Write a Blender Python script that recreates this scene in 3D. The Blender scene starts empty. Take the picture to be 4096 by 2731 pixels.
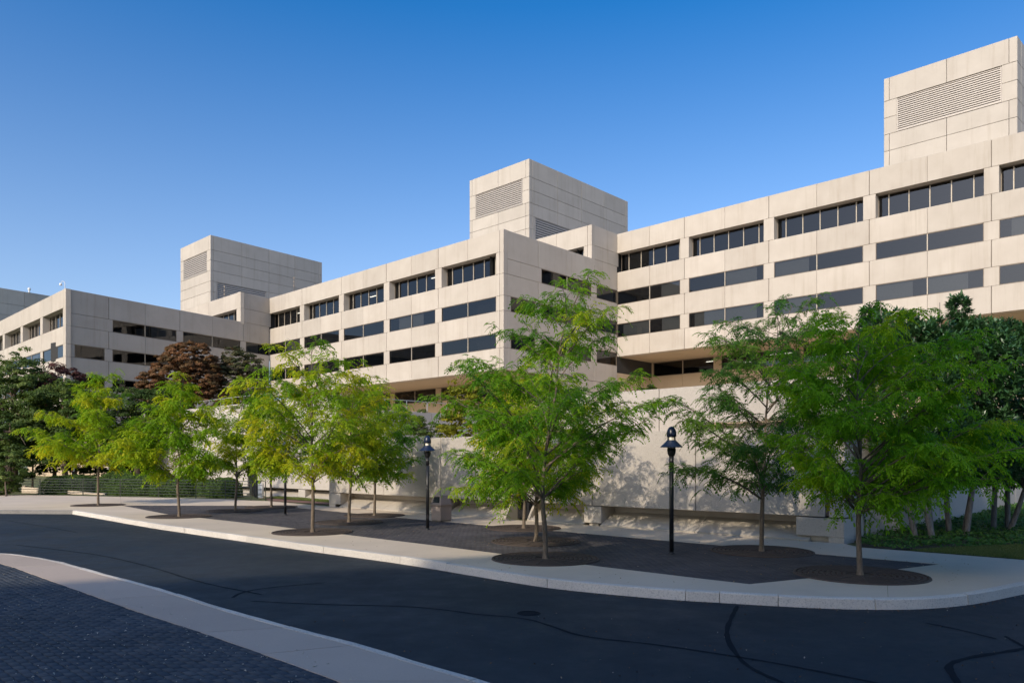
import bpy, bmesh, math, random
import numpy as np
from mathutils import Vector

# ------------------------------------------------------------------ camera, sky, sun, exposure
SC = bpy.context.scene
F, CX, HY, EYE = 2990.0, 2048.0, 1842.5, 2.25      # focal length and horizon in photo pixels (4096 wide), eye height
SUN_AZ, SUN_EL = 34.0, 28.5                        # light travels towards this bearing (clockwise from +Y)
cam_d = bpy.data.cameras.new('camera'); cam = bpy.data.objects.new('camera', cam_d)
SC.collection.objects.link(cam); SC.camera = cam
cam.location = (0, 0, EYE); cam.rotation_euler = (math.radians(90), 0, 0)
cam_d.sensor_width = 36.0; cam_d.lens = F / 4096 * 36; cam_d.shift_y = (HY - 1365.5) / 4096
cam_d.clip_start = 0.1; cam_d.clip_end = 5000

wd = bpy.data.worlds.new('World'); SC.world = wd; wd.use_nodes = True
wn = wd.node_tree.nodes; wl = wd.node_tree.links
bg = wn.get('Background') or wn.new('ShaderNodeBackground')
sky = wn.new('ShaderNodeTexSky'); sky.sky_type = 'NISHITA'; sky.sun_disc = False
sky.sun_elevation = math.radians(SUN_EL); sky.sun_rotation = math.radians(SUN_AZ + 180)
sky.altitude = 0; sky.air_density = 0.85; sky.dust_density = 2.2; sky.ozone_density = 4.0
hs = wn.new('ShaderNodeHueSaturation')            # paler towards the horizon all round, deeper blue higher up
tc = wn.new('ShaderNodeTexCoord'); sx = wn.new('ShaderNodeSeparateXYZ'); mr = wn.new('ShaderNodeMapRange')
wl.new(tc.outputs['Generated'], sx.inputs[0]); wl.new(sx.outputs['Z'], mr.inputs['Value'])
for k_, v_ in (('From Min', .16), ('From Max', .52), ('To Min', .93), ('To Max', 1.33)): mr.inputs[k_].default_value = v_
wl.new(mr.outputs[0], hs.inputs['Saturation'])
wl.new(sky.outputs[0], hs.inputs['Color']); wl.new(hs.outputs[0], bg.inputs[0]); bg.inputs[1].default_value = 0.150
sun_d = bpy.data.lights.new('sun', 'SUN'); sun = bpy.data.objects.new('sun', sun_d); SC.collection.objects.link(sun)
sun_d.energy = 2.3; sun_d.angle = math.radians(0.6); sun_d.color = (1.0, 0.88, 0.71)
_e, _a = math.radians(SUN_EL), math.radians(SUN_AZ)
LDIR = Vector((math.sin(_a) * math.cos(_e), math.cos(_a) * math.cos(_e), -math.sin(_e)))
sun.rotation_euler = LDIR.to_track_quat('-Z', 'Y').to_euler(); sun.location = (-40, -60, 60)
SC.view_settings.view_transform = 'Standard'; SC.view_settings.look = 'None'
SC.view_settings.exposure = 0.57; SC.view_settings.gamma = 1.0; SC.view_settings.use_curve_mapping = False
SC.render.engine = 'CYCLES'
SC.cycles.use_denoising = True
SC.cycles.max_bounces = 8; SC.cycles.transparent_max_bounces = 12

rng = np.random.default_rng(7); random.seed(7)
COL = SC.collection
ORG = {}

# ------------------------------------------------------------------ helpers
def gp(px, py, z=0.0):
    """ground point (height z) seen at a photo pixel"""
    Y = (EYE - z) * F / (py - HY)
    return ((px - CX) / F * Y, Y)
def on_line(P, d, px):
    """distance along the line P + t d at which it passes image column px"""
    k = (px - CX) / F
    return (k * P[1] - P[0]) / (d[0] - k * d[1])
def at(px, Y): return ((px - CX) / F * Y, Y)
def zat(py, Y): return EYE + (HY - py) / F * Y
def add(p, d, t): return (p[0] + d[0] * t, p[1] + d[1] * t)
def unit(v):
    l = math.hypot(*v); return (v[0] / l, v[1] / l)

def thing(name, label, cat, loc, group=None):
    o = bpy.data.objects.new(name, None); COL.objects.link(o); o.location = loc
    o.empty_display_size = 0.3
    o['label'] = label; o['category'] = cat
    if group: o['group'] = group
    ORG[o.name] = np.array(loc, float)
    return o
def tag(o, label=None, cat=None, group=None, kind=None):
    if label: o['label'] = label
    if cat: o['category'] = cat
    if group: o['group'] = group
    if kind: o['kind'] = kind
    return o
def link(name, me, parent=None):
    o = bpy.data.objects.new(name, me); COL.objects.link(o)
    if parent is not None:
        o.parent = parent; ORG[o.name] = ORG[parent.name]
    else: ORG[o.name] = np.zeros(3)
    return o
def mesh_from(name, V, Fc, mat, smooth=False, fix=True):
    me = bpy.data.meshes.new(name); me.from_pydata([tuple(v) for v in V], [], Fc)
    if fix:
        bm = bmesh.new(); bm.from_mesh(me); bmesh.ops.recalc_face_normals(bm, faces=bm.faces); bm.to_mesh(me); bm.free()
    if mat: me.materials.append(mat)
    if smooth: me.polygons.foreach_set('use_smooth', [True] * len(me.polygons))
    me.update()
    return me
def mobj(name, V, Fc, mat, parent=None, smooth=False, fix=True):
    V = np.asarray(V, float)
    if parent is not None: V = V - ORG[parent.name]
    return link(name, mesh_from(name, V, Fc, mat, smooth, fix), parent)
def fast_mesh(name, V, quads, mat, tint=None, smooth=False):
    """numpy vertices and an (n,k) face array"""
    V = np.asarray(V, np.float32); Q = np.asarray(quads, np.int32)
    me = bpy.data.meshes.new(name)
    me.vertices.add(len(V)); me.vertices.foreach_set('co', V.ravel())
    k = Q.shape[1]
    me.loops.add(Q.size); me.loops.foreach_set('vertex_index', Q.ravel())
    me.polygons.add(len(Q)); me.polygons.foreach_set('loop_start', np.arange(len(Q), dtype=np.int32) * k)
    me.polygons.foreach_set('loop_total', np.full(len(Q), k, np.int32))
    if smooth: me.polygons.foreach_set('use_smooth', np.ones(len(Q), bool))
    if mat: me.materials.append(mat)
    me.update(calc_edges=True)
    if tint is not None:
        a = me.attributes.new('tint', 'FLOAT', 'POINT'); a.data.foreach_set('value', np.asarray(tint, np.float32))
    return me
class MB:
    """collects simple shapes into one mesh"""
    def __init__(s): s.V = []; s.F = []
    def box(s, c, sz, rz=0.0):
        cx, cy, cz = c; a, b, h = sz[0] / 2, sz[1] / 2, sz[2] / 2; n = len(s.V); co, si = math.cos(rz), math.sin(rz)
        for x, y, z in ((-a,-b,-h),(a,-b,-h),(a,b,-h),(-a,b,-h),(-a,-b,h),(a,-b,h),(a,b,h),(-a,b,h)):
            s.V.append((cx + x * co - y * si, cy + x * si + y * co, cz + z))
        s.F += [tuple(n + i for i in f) for f in ((0,1,2,3),(4,5,6,7),(0,1,5,4),(1,2,6,5),(2,3,7,6),(3,0,4,7))]; return s
    def hexa(s, pts):
        n = len(s.V); s.V += [tuple(p) for p in pts]
        s.F += [tuple(n + i for i in f) for f in ((0,1,2,3),(4,5,6,7),(0,1,5,4),(1,2,6,5),(2,3,7,6),(3,0,4,7))]; return s
    def tube(s, pts, rad, seg=6, cap=True):
        pts = [Vector(p) for p in pts]; n0 = len(s.V); m = len(pts)
        rad = rad if hasattr(rad, '__len__') else [rad] * m
        ref = None
        for i, p in enumerate(pts):
            t = (pts[min(i + 1, m - 1)] - pts[max(i - 1, 0)]).normalized()
            if ref is None: ref = Vector((0, 0, 1)) if abs(t.z) < .9 else Vector((1, 0, 0))
            u = t.cross(ref).normalized(); v = u.cross(t).normalized(); ref = v
            for k in range(seg):
                a = 2 * math.pi * k / seg
                q = p + (u * math.cos(a) + v * math.sin(a)) * rad[i]; s.V.append((q.x, q.y, q.z))
        for i in range(m - 1):
            for k in range(seg):
                a = n0 + i * seg + k; b = n0 + i * seg + (k + 1) % seg
                s.F.append((a, b, b + seg, a + seg))
        if cap:
            s.F.append(tuple(n0 + k for k in range(seg))); s.F.append(tuple(n0 + (m - 1) * seg + k for k in range(seg)))
        return s
    def lathe(s, prof, seg=24, c=(0, 0, 0)):
        n0 = len(s.V)
        for r, z in prof:
            for k in range(seg):
                a = 2 * math.pi * k / seg; s.V.append((c[0] + r * math.cos(a), c[1] + r * math.sin(a), c[2] + z))
        for i in range(len(prof) - 1):
            for k in range(seg):
                a = n0 + i * seg + k; b = n0 + i * seg + (k + 1) % seg; s.F.append((a, b, b + seg, a + seg))
        return s
    def build(s, name, mat, parent=None, smooth=False): return mobj(name, s.V, s.F, mat, parent, smooth)
    def mesh(s, name, mat, smooth=False): return mesh_from(name, s.V, s.F, mat, smooth)

# ------------------------------------------------------------------ materials
def mat_base(name):
    m = bpy.data.materials.new(name); m.use_nodes = True; nt = m.node_tree
    return m, nt, nt.nodes['Principled BSDF']
def N(nt, t, **kw):
    n = nt.nodes.new(t)
    for k, v in kw.items():
        if k in n.inputs: n.inputs[k].default_value = v
        else: setattr(n, k, v)
    return n
def rgba(c): return (c[0], c[1], c[2], 1)
def mix_col(nt, fac, a, b, mode='MIX'):
    m = nt.nodes.new('ShaderNodeMix'); m.data_type = 'RGBA'; m.blend_type = mode
    for sock, v in ((m.inputs[0], fac), (m.inputs[6], a), (m.inputs[7], b)):
        if isinstance(v, (int, float)): sock.default_value = v
        elif isinstance(v, tuple): sock.default_value = rgba(v)
        else: nt.links.new(v, sock)
    return m.outputs[2]
def noise(nt, vec, scale, detail=4, rough=.55):
    n = N(nt, 'ShaderNodeTexNoise'); n.inputs['Scale'].default_value = scale; n.inputs['Detail'].default_value = detail
    n.inputs['Roughness'].default_value = rough; nt.links.new(vec, n.inputs['Vector']); return n.outputs['Fac']
def ramp(nt, fac, stops):
    r = N(nt, 'ShaderNodeValToRGB'); e = r.color_ramp.elements
    while len(e) < len(stops): e.new(.5)
    for i, (p, c) in enumerate(stops): e[i].position = p; e[i].color = rgba(c) if len(c) == 3 else c
    nt.links.new(fac, r.inputs[0]); return r.outputs[0]
def bump(nt, h, b, strength=.3, dist=.01):
    n = N(nt, 'ShaderNodeBump'); n.inputs['Strength'].default_value = strength; n.inputs['Distance'].default_value = dist
    nt.links.new(h, n.inputs['Height']); nt.links.new(n.outputs[0], b.inputs['Normal'])
def geo_pos(nt): return N(nt, 'ShaderNodeNewGeometry').outputs['Position']
def scaled(nt, vec, s):
    m = N(nt, 'ShaderNodeMapping'); m.inputs['Scale'].default_value = s; nt.links.new(vec, m.inputs['Vector']); return m.outputs[0]
def G(v): return (v, v, v)

def concrete(name, c1, c2, streak=.25, grain=28, bstr=.25, rnd=.10, rough=.85, speck=0.0, stain=(.55, .48, .38)):
    m, nt, b = mat_base(name); pos = geo_pos(nt)
    col = mix_col(nt, ramp(nt, noise(nt, pos, .55, 5), [(.3, G(0)), (.7, G(1))]), c1, c2)
    st = ramp(nt, noise(nt, scaled(nt, pos, (1.9, 1.9, .10)), 1.0, 5, .7), [(.52, G(1)), (.80, G(0))])
    inv = mix_col(nt, st, (1 - streak + stain[0] * streak, 1 - streak + stain[1] * streak, 1 - streak + stain[2] * streak), (1, 1, 1))
    col = mix_col(nt, 1.0, col, inv, 'MULTIPLY')
    oi = N(nt, 'ShaderNodeObjectInfo')
    col = mix_col(nt, 1.0, col, ramp(nt, oi.outputs['Random'], [(0, G(1 - rnd)), (1, G(1))]), 'MULTIPLY')
    g = noise(nt, pos, grain, 4, .7)
    if speck > 0:
        col = mix_col(nt, 1.0, col, ramp(nt, g, [(.30, G(1 - speck)), (.48, G(1)), (.60, G(1)), (.74, G(1 + speck * .35))]), 'MULTIPLY')
    nt.links.new(col, b.inputs['Base Color']); b.inputs['Roughness'].default_value = rough
    b.inputs['Specular IOR Level'].default_value = .25
    bump(nt, g, b, bstr, .02)
    return m
def plain(name, c, rough=.5, metal=0.0, var=.12, spec=.5):
    m, nt, b = mat_base(name); pos = geo_pos(nt)
    col = mix_col(nt, noise(nt, pos, 6, 4), tuple(x * (1 - var) for x in c), tuple(min(1, x * (1 + var)) for x in c))
    nt.links.new(col, b.inputs['Base Color']); b.inputs['Roughness'].default_value = rough
    b.inputs['Metallic'].default_value = metal; b.inputs['Specular IOR Level'].default_value = spec
    return m
M = {}
M['precast'] = concrete('precast_concrete', (.512, .460, .390), (.457, .404, .338), .36, 20, .15, .11)
M['tower'] = concrete('tower_precast', (.500, .452, .388), (.450, .405, .345), .34, 20, .15, .09)
M['aggregate'] = concrete('exposed_aggregate_concrete', (.515, .465, .405), (.465, .420, .365), .10, 26, .8, .05, .9, .22)
M['plinth'] = concrete('smooth_cast_concrete', (.470, .420, .350), (.410, .365, .305), .25, 18, .2, .08)
M['joint'] = plain('joint_sealant', (.16, .135, .11), .9)
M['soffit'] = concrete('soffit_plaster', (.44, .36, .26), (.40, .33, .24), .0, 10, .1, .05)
M['beige'] = concrete('recessed_wall_concrete', (.52, .41, .28), (.47, .37, .25), .1, 16, .12, .06)
M['frame'] = plain('bronze_window_frame', (.17, .135, .10), .45, .3)
M['mullion'] = plain('pale_mullion', (.42, .36, .28), .5, .2)
M['interior'] = plain('office_interior', (.030, .029, .028), .9)
M['blind'] = plain('pale_window_blind', (.50, .50, .48), .8)
M['roof'] = plain('roof_gravel', (.25, .23, .21), .95)
M['louver'] = plain('louver_metal', (.44, .395, .345), .5, .2)
M['louver_dark'] = plain('louver_backing', (.03, .028, .026), .9)
M['black_metal'] = plain('black_painted_metal', (.012, .013, .016), .38, .0, .2)
M['navy_metal'] = plain('navy_painted_metal', (.012, .022, .055), .35, .0, .15)
M['lamp_glass'] = plain('frosted_lamp_glass', (.75, .70, .58), .3)
M['rail_green'] = plain('dark_green_rail_paint', (.035, .042, .030), .45)
M['rail_grey'] = plain('galvanised_rail', (.45, .45, .44), .45, .5)
M['door_dark'] = plain('dark_door_metal', (.02, .02, .022), .25)
M['bin'] = concrete('mauve_bin_panel', (.36, .29, .255), (.33, .265, .235), .15, 60, .3, .04)
M['white_paint'] = plain('white_paint', (.72, .72, .70), .5)
M['iron'] = plain('rusty_cast_iron', (.062, .044, .034), .8, .1, .35)
M['soil'] = plain('grate_soil', (.060, .039, .027), 1.0, 0, .5)
M['sealant'] = plain('tar_crack_sealant', (.0095, .0140, .0185), .95, 0, .1, .1)
M['red_paint'] = plain('red_paint', (.45, .03, .03), .5)
M['dark_path'] = plain('brown_brick_path', (.16, .085, .060), .9, 0, .3)

def asphalt():
    m, nt, b = mat_base('asphalt'); pos = geo_pos(nt)
    big = noise(nt, pos, .22, 4, .6); mid = noise(nt, pos, 1.6, 5, .65); fine = noise(nt, pos, 130, 2, .6)
    col = mix_col(nt, ramp(nt, big, [(.38, G(0)), (.62, G(1))]), (.011, .017, .023), (.025, .031, .036))
    col = mix_col(nt, ramp(nt, mid, [(.45, G(0)), (.8, G(.6))]), col, (.020, .023, .026))
    col = mix_col(nt, 1.0, col, ramp(nt, fine, [(.3, G(.72)), (.55, G(1)), (.75, G(1.5))]), 'MULTIPLY')
    nt.links.new(col, b.inputs['Base Color'])
    nt.links.new(ramp(nt, mid, [(.3, G(.62)), (.7, G(.86))]), b.inputs['Roughness'])
    b.inputs['Specular IOR Level'].default_value = .35
    bump(nt, fine, b, .5, .006); return m
M['asphalt'] = asphalt()
def paver(name, a, bb, c):
    m, nt, b = mat_base(name); pos = geo_pos(nt); oi = N(nt, 'ShaderNodeObjectInfo')
    at_ = N(nt, 'ShaderNodeAttribute'); at_.attribute_name = 'tint'
    s = N(nt, 'ShaderNodeMath', operation='ADD'); nt.links.new(oi.outputs['Random'], s.inputs[0]); nt.links.new(at_.outputs['Fac'], s.inputs[1])
    f = N(nt, 'ShaderNodeMath', operation='FRACT'); nt.links.new(s.outputs[0], f.inputs[0])
    col = ramp(nt, f.outputs[0], [(0, a), (.5, bb), (1, c)])
    col = mix_col(nt, 1.0, col, ramp(nt, noise(nt, pos, .8, 5, .6), [(.3, G(.75)), (.7, G(1.2))]), 'MULTIPLY')
    g = noise(nt, pos, 90, 3, .7)
    nt.links.new(col, b.inputs['Base Color']); b.inputs['Roughness'].default_value = .82
    b.inputs['Specular IOR Level'].default_value = .3
    bump(nt, g, b, .3, .004); return m
M['paver_dark'] = paver('charcoal_brick_paver', (.036, .046, .060), (.050, .058, .068), (.068, .072, .078))
M['paver_plaza'] = paver('plum_brick_paver', (.056, .052, .056), (.067, .061, .063), (.082, .072, .070))
M['mortar'] = plain('paver_joint_sand', (.040, .038, .038), .95)
M['slab'] = concrete('sidewalk_concrete', (.640, .532, .405), (.555, .460, .348), .0, 60, .25, .07, .9, .10)
M['strip'] = concrete('grey_sidewalk_concrete', (.510, .410, .325), (.455, .365, .290), .0, 60, .25, .08, .9, .12)
M['granite'] = concrete('granite_kerb', (.720, .660, .570), (.640, .585, .505), .0, 42, .9, .14, .85, .45)
M['shade_kerb'] = concrete('shade_grey_kerb', (.300, .285, .260), (.235, .225, .205), .0, 30, .9, .14, .9, .5)  # darker grey stands in for the shade on the far left kerb
def grass_mat(name, a, bb):
    m, nt, b = mat_base(name); pos = geo_pos(nt)
    col = mix_col(nt, noise(nt, pos, 9, 5, .7), a, bb); col = mix_col(nt, ramp(nt, noise(nt, pos, .9, 3), [(.4, G(0)), (.7, G(.6))]), col, (.16, .12, .06))
    nt.links.new(col, b.inputs['Base Color']); b.inputs['Roughness'].default_value = .95
    bump(nt, noise(nt, pos, 60, 3), b, .8, .03); return m
M['grass'] = grass_mat('lawn', (.075, .105, .028), (.120, .145, .045))
M['soilbed'] = grass_mat('planting_soil', (.050, .040, .028), (.035, .035, .020))

def glass():
    m, nt, b = mat_base('tinted_glass'); nt.nodes.remove(b)
    out = nt.nodes['Material Output']; pos = geo_pos(nt)
    gl = N(nt, 'ShaderNodeBsdfGlossy'); gl.inputs['Roughness'].default_value = .015; gl.inputs['Color'].default_value = (.95, .97, 1, 1)
    tr = N(nt, 'ShaderNodeBsdfTransparent'); tr.inputs['Color'].default_value = (.26, .27, .28, 1)
    df = N(nt, 'ShaderNodeBsdfDiffuse'); df.inputs['Color'].default_value = (.012, .013, .014, 1)
    fr = N(nt, 'ShaderNodeFresnel'); fr.inputs['IOR'].default_value = 1.5
    ad = N(nt, 'ShaderNodeMath', operation='ADD'); ad.inputs[1].default_value = .008; nt.links.new(fr.outputs[0], ad.inputs[0])
    bn = N(nt, 'ShaderNodeBump'); bn.inputs['Strength'].default_value = .03; bn.inputs['Distance'].default_value = .05
    nt.links.new(noise(nt, pos, .7, 2), bn.inputs['Height']); nt.links.new(bn.outputs[0], gl.inputs['Normal'])
    m0 = N(nt, 'ShaderNodeMixShader'); m0.inputs[0].default_value = .12; nt.links.new(tr.outputs[0], m0.inputs[1]); nt.links.new(df.outputs[0], m0.inputs[2])
    mx = N(nt, 'ShaderNodeMixShader'); nt.links.new(ad.outputs[0], mx.inputs[0]); nt.links.new(m0.outputs[0], mx.inputs[1]); nt.links.new(gl.outputs[0], mx.inputs[2])
    nt.links.new(mx.outputs[0], out.inputs['Surface']); return m
M['glass'] = glass()
def emit(name, c, s):
    m, nt, b = mat_base(name); b.inputs['Base Color'].default_value = rgba(c)
    b.inputs['Emission Color'].default_value = rgba(c); b.inputs['Emission Strength'].default_value = s; return m
M['tube_light'] = emit('fluorescent_tube', (1, .9, .72), 5.0)

def leaf_mat(name, stops, trans=.5, tcol=(1.3, 1.2, .5), rough=.55, spec=.18):
    m, nt, b = mat_base(name); out = nt.nodes['Material Output']
    a = N(nt, 'ShaderNodeAttribute'); a.attribute_name = 'tint'
    col = ramp(nt, a.outputs['Fac'], stops)
    nt.links.new(col, b.inputs['Base Color']); b.inputs['Roughness'].default_value = rough; b.inputs['Specular IOR Level'].default_value = spec
    t = N(nt, 'ShaderNodeBsdfTranslucent'); nt.links.new(mix_col(nt, 1.0, col, tcol, 'MULTIPLY'), t.inputs['Color'])
    mx = N(nt, 'ShaderNodeMixShader'); mx.inputs[0].default_value = trans
    nt.links.new(b.outputs[0], mx.inputs[1]); nt.links.new(t.outputs[0], mx.inputs[2]); nt.links.new(mx.outputs[0], out.inputs['Surface'])
    return m
M['locust_yellow'] = leaf_mat('yellow_green_locust_leaf', [(0, (.120, .270, .012)), (.45, (.230, .380, .014)), (.8, (.380, .460, .015)), (1, (.520, .510, .018))])
M['locust_green'] = leaf_mat('green_locust_leaf', [(0, (.085, .230, .014)), (.45, (.160, .345, .016)), (.8, (.270, .420, .016)), (1, (.420, .480, .018))])
M['locust_bright'] = leaf_mat('bright_green_locust_leaf', [(0, (.120, .310, .014)), (.45, (.205, .425, .016)), (.8, (.330, .500, .016)), (1, (.470, .540, .020))], .55)
M['locust_dark'] = leaf_mat('deep_green_locust_leaf', [(0, (.045, .145, .028)), (.5, (.085, .210, .032)), (1, (.150, .270, .030))])
M['magnolia_leaf'] = leaf_mat('magnolia_leaf', [(0, (.030, .090, .030)), (.6, (.058, .140, .045)), (1, (.110, .200, .085))], .15, (1, 1.1, .5), .32, .6)
M['copper_leaf'] = leaf_mat('copper_leaf', [(0, (.095, .066, .028)), (.4, (.165, .090, .038)), (.75, (.245, .112, .048)), (1, (.170, .150, .050))], .28, (1.2, .9, .5), .6, .2)
M['brown_leaf'] = leaf_mat('brown_green_leaf', [(0, (0.042, 0.060, 0.024)), (.6, (0.083, 0.083, 0.033)), (1, (0.180, 0.098, 0.045))], .2, (1.2, 1, .5), .6, .2)
M['maroon_leaf'] = leaf_mat('maroon_leaf', [(0, (0.056, 0.028, 0.025)), (.6, (0.119, 0.049, 0.039)), (1, (0.182, 0.084, 0.049))], .25, (1.2, .8, .6), .6, .2)
M['green_leaf'] = leaf_mat('mid_green_leaf', [(0, (.050, .090, .022)), (.6, (.115, .170, .040)), (1, (.200, .250, .070))], .35)
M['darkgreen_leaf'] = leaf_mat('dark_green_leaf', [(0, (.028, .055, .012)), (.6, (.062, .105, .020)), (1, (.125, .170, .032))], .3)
M['hedge_leaf'] = leaf_mat('clipped_hedge_leaf', [(0, (.045, .090, .022)), (.6, (.090, .155, .035)), (1, (.160, .225, .050))], .25)
M['lime_leaf'] = leaf_mat('lime_shrub_leaf', [(0, (0.120, 0.156, 0.019)), (.5, (0.240, 0.252, 0.022)), (1, (0.372, 0.348, 0.026))], .4)
M['ivy_leaf'] = leaf_mat('ivy_leaf', [(0, (.035, .100, .020)), (.6, (.075, .170, .030)), (1, (.140, .240, .040))], .2)
M['grass_blade'] = leaf_mat('grass_blade', [(0, (.080, .130, .030)), (.6, (.140, .180, .050)), (1, (.230, .230, .090))], .2)
M['dead_leaf'] = leaf_mat('fallen_leaf', [(0, (.10, .040, .016)), (.4, (.20, .090, .030)), (.75, (.30, .17, .06)), (1, (.55, .52, .44))], .1)
M['rust_leaf'] = leaf_mat('rust_fallen_leaf', [(0, (.22, .050, .014)), (1, (.38, .110, .028))], .1)
def bark(name, a, bb):
    m, nt, b = mat_base(name); pos = geo_pos(nt); n1 = noise(nt, scaled(nt, pos, (14, 14, 3)), 2.0, 5, .7)
    col = mix_col(nt, ramp(nt, n1, [(.35, G(0)), (.65, G(1))]), a, bb)
    nt.links.new(col, b.inputs['Base Color']); b.inputs['Roughness'].default_value = .9; bump(nt, n1, b, .6, .02); return m
M['bark'] = bark('locust_bark', (.105, .078, .055), (.205, .160, .115))
M['bark_grey'] = bark('smooth_grey_bark', (.13, .115, .095), (.24, .22, .19))
M['bark_dark'] = bark('rough_brown_bark', (.055, .038, .025), (.17, .12, .08))

# ------------------------------------------------------------------ site directions
VPA = -1114.0
aL = unit(((VPA - CX) / F, 1.0))          # along the sunlit fronts, away to the left
aR = (-aL[0], -aL[1])
bW = unit(((4808 - CX) / F, 1.0))         # along the side faces, away to the right
def dirvp(vp): return unit(((vp - CX) / F, 1.0))
nA = (-bW[0], -bW[1])
def perp_out(d, cam_side=True):
    n = (d[1], -d[0]); return n

# ================================================================== GROUND
def poly(name, pts, z, mat, parent=None, thick=None):
    V = [(x, y, z) for x, y in pts]; n = len(V); Fc = [tuple(range(n))]
    if thick:
        V += [(x, y, z - thick) for x, y in pts]
        Fc += [tuple(reversed(range(n, 2 * n)))] + [(i, (i + 1) % n, n + (i + 1) % n, n + i) for i in range(n)]
    return mobj(name, V, Fc, mat, parent)
tag(poly('ground', [(-1500, -1500), (1500, -1500), (1500, 1500), (-1500, 1500)], -.40, M['grass']), kind='structure')
road = tag(poly('road', [(-160, -160), (160, -160), (160, 60), (-160, 60)], -.17, M['asphalt']), kind='structure')

Kpx = [(304,2039.5),(428,2059),(602.5,2088),(818,2117.5),(995,2140.7),(1300,2182),(1500,2206),(1700,2232.9),(1875,2260.4),(2050,2287),(2230,2313.4),
       (2480,2336),(2733.6,2355.8),(2900,2364),(3090,2375),(3271,2383.3),(3400,2387),(3536,2388.6),(3670,2386),(3801,2376),(3890,2364),(3960,2350.5),(4096,2324),(4300,2288),(4600,2240)]
K = [gp(*p) for p in Kpx]
KL = [gp(-420, 2036), gp(0, 2038), gp(304, 2039.5)]
lawn_pts = KL[:-1] + K + [(70, 45), (150, 150), (-150, 150), (-150, KL[0][1])]
lawn = tag(poly('lawn', lawn_pts, -.030, M['grass']), kind='structure')

# kerb stones ---------------------------------------------------------------
kerb = thing('kerb', 'pale granite kerb curving round the plaza edge', 'kerb', (K[5][0], K[5][1], -.17))
def resample(pts, step):
    out = [pts[0]]
    for a, b in zip(pts[:-1], pts[1:]):
        L = math.dist(a, b); n = max(1, int(L / step))
        for i in range(1, n + 1): out.append((a[0] + (b[0] - a[0]) * i / n, a[1] + (b[1] - a[1]) * i / n))
    return out
def smooth_poly(pts, it=2):
    for _ in range(it):
        q = [pts[0]]
        for a, b in zip(pts[:-1], pts[1:]):
            q += [(a[0] * .75 + b[0] * .25, a[1] * .75 + b[1] * .25), (a[0] * .25 + b[0] * .75, a[1] * .25 + b[1] * .75)]
        pts = q + [pts[-1]]
    return pts
def kerb_run(root, line, joints, prof, mat, side=1, gap=.006, name='kerb_stone', jit=.004):
    """line: list of xy; joints: indices; prof: (offset outwards, z) back to front"""
    nrm = []
    for i, p in enumerate(line):
        a = line[max(i - 1, 0)]; b = line[min(i + 1, len(line) - 1)]; d = unit((b[0] - a[0], b[1] - a[1]))
        nrm.append(((d[1]) * side, (-d[0]) * side, d))
    for j0, j1 in zip(joints[:-1], joints[1:]):
        V = []; Fc = []; m = len(prof); dz = random.uniform(-jit, jit); do = random.uniform(-jit, jit)
        for i in range(j0, j1 + 1):
            p = line[i]; nx, ny, d = nrm[i]; sh = gap if i == j0 else (-gap if i == j1 else 0)
            for k, (o, z) in enumerate(prof):
                w = random.uniform(-.004, .004) if 0 < k < m - 1 else 0
                V.append((p[0] + nx * (o + do + w) + d[0] * sh, p[1] + ny * (o + do + w) + d[1] * sh, z + (dz if z > -.1 else 0) + w))
        n = j1 - j0 + 1
        for i in range(n - 1):
            for k in range(m - 1): Fc.append((i * m + k, i * m + k + 1, (i + 1) * m + k + 1, (i + 1) * m + k))
            Fc.append((i * m + m - 1, i * m, (i + 1) * m, (i + 1) * m + m - 1))
        Fc.append(tuple(range(m))); Fc.append(tuple((n - 1) * m + k for k in range(m)))
        mobj(name, V, Fc, mat, root)
KR = resample(smooth_poly(K, 2), .35)
def nearest(line, p): return min(range(len(line)), key=lambda i: math.dist(line[i], p))
kj_px = [(428,2059),(602,2088),(749,2108),(928,2132),(995,2140.7),(1300,2182),(1607,2220),(1808,2250),(2230,2313.4),(2733,2355.8),(2884,2363),(3117,2377),(3480,2388),(3846,2370),(4096,2324)]
kj = [0] + [nearest(KR, gp(*p)) for p in kj_px] + [len(KR) - 1]
kj = sorted(set(kj))
KPROF = [(0, -.20), (0, .004), (.06, .006), (.125, .003), (.150, -.012), (.168, -.175)]
kerb_run(kerb, KR, kj, KPROF, M['granite'])
KLR = resample(KL, .5)
kerb2 = thing('kerb', 'straight kerb greyed for shade along the far left roadside', 'kerb', (KL[1][0], KL[1][1], -.17))
kerb_run(kerb2, KLR, [0, 6, 12, 17, len(KLR) - 1], KPROF, M['shade_kerb'])

# brick plaza and slabs -----------------------------------------------------
pav = thing('pavement', 'pale concrete pavement slabs round the dark brick plaza', 'pavement', (0, 20, -.03)); pav['kind'] = 'structure'
for _k in ('label', 'category'): del pav[_k]
Bf = [gp(*p) for p in [(485,2020),(665,2055),(1100,2103),(1700,2175.6),(1975.6,2210),(2389,2263),(2900,2324),(2998,2334.6)]]
Br = [gp(*p) for p in [(2998,2334.6),(3361,2298.5),(3546.5,2280.5),(3758.5,2255)]]
Bb = [gp(*p) for p in [(3758.5,2255),(3451,2229.6),(2876,2179.6),(2300,2128.6),(1727,2081),(1168,2027.5),(1004,2021),(485,2018)]]
brick_poly = Bf[:-1] + Br[:-1] + Bb
def inside(p, P):
    c = False; j = len(P) - 1
    for i in range(len(P)):
        if (P[i][1] > p[1]) != (P[j][1] > p[1]) and p[0] < (P[j][0] - P[i][0]) * (p[1] - P[i][1]) / (P[j][1] - P[i][1]) + P[i][0]: c = not c
        j = i
    return c
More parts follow.
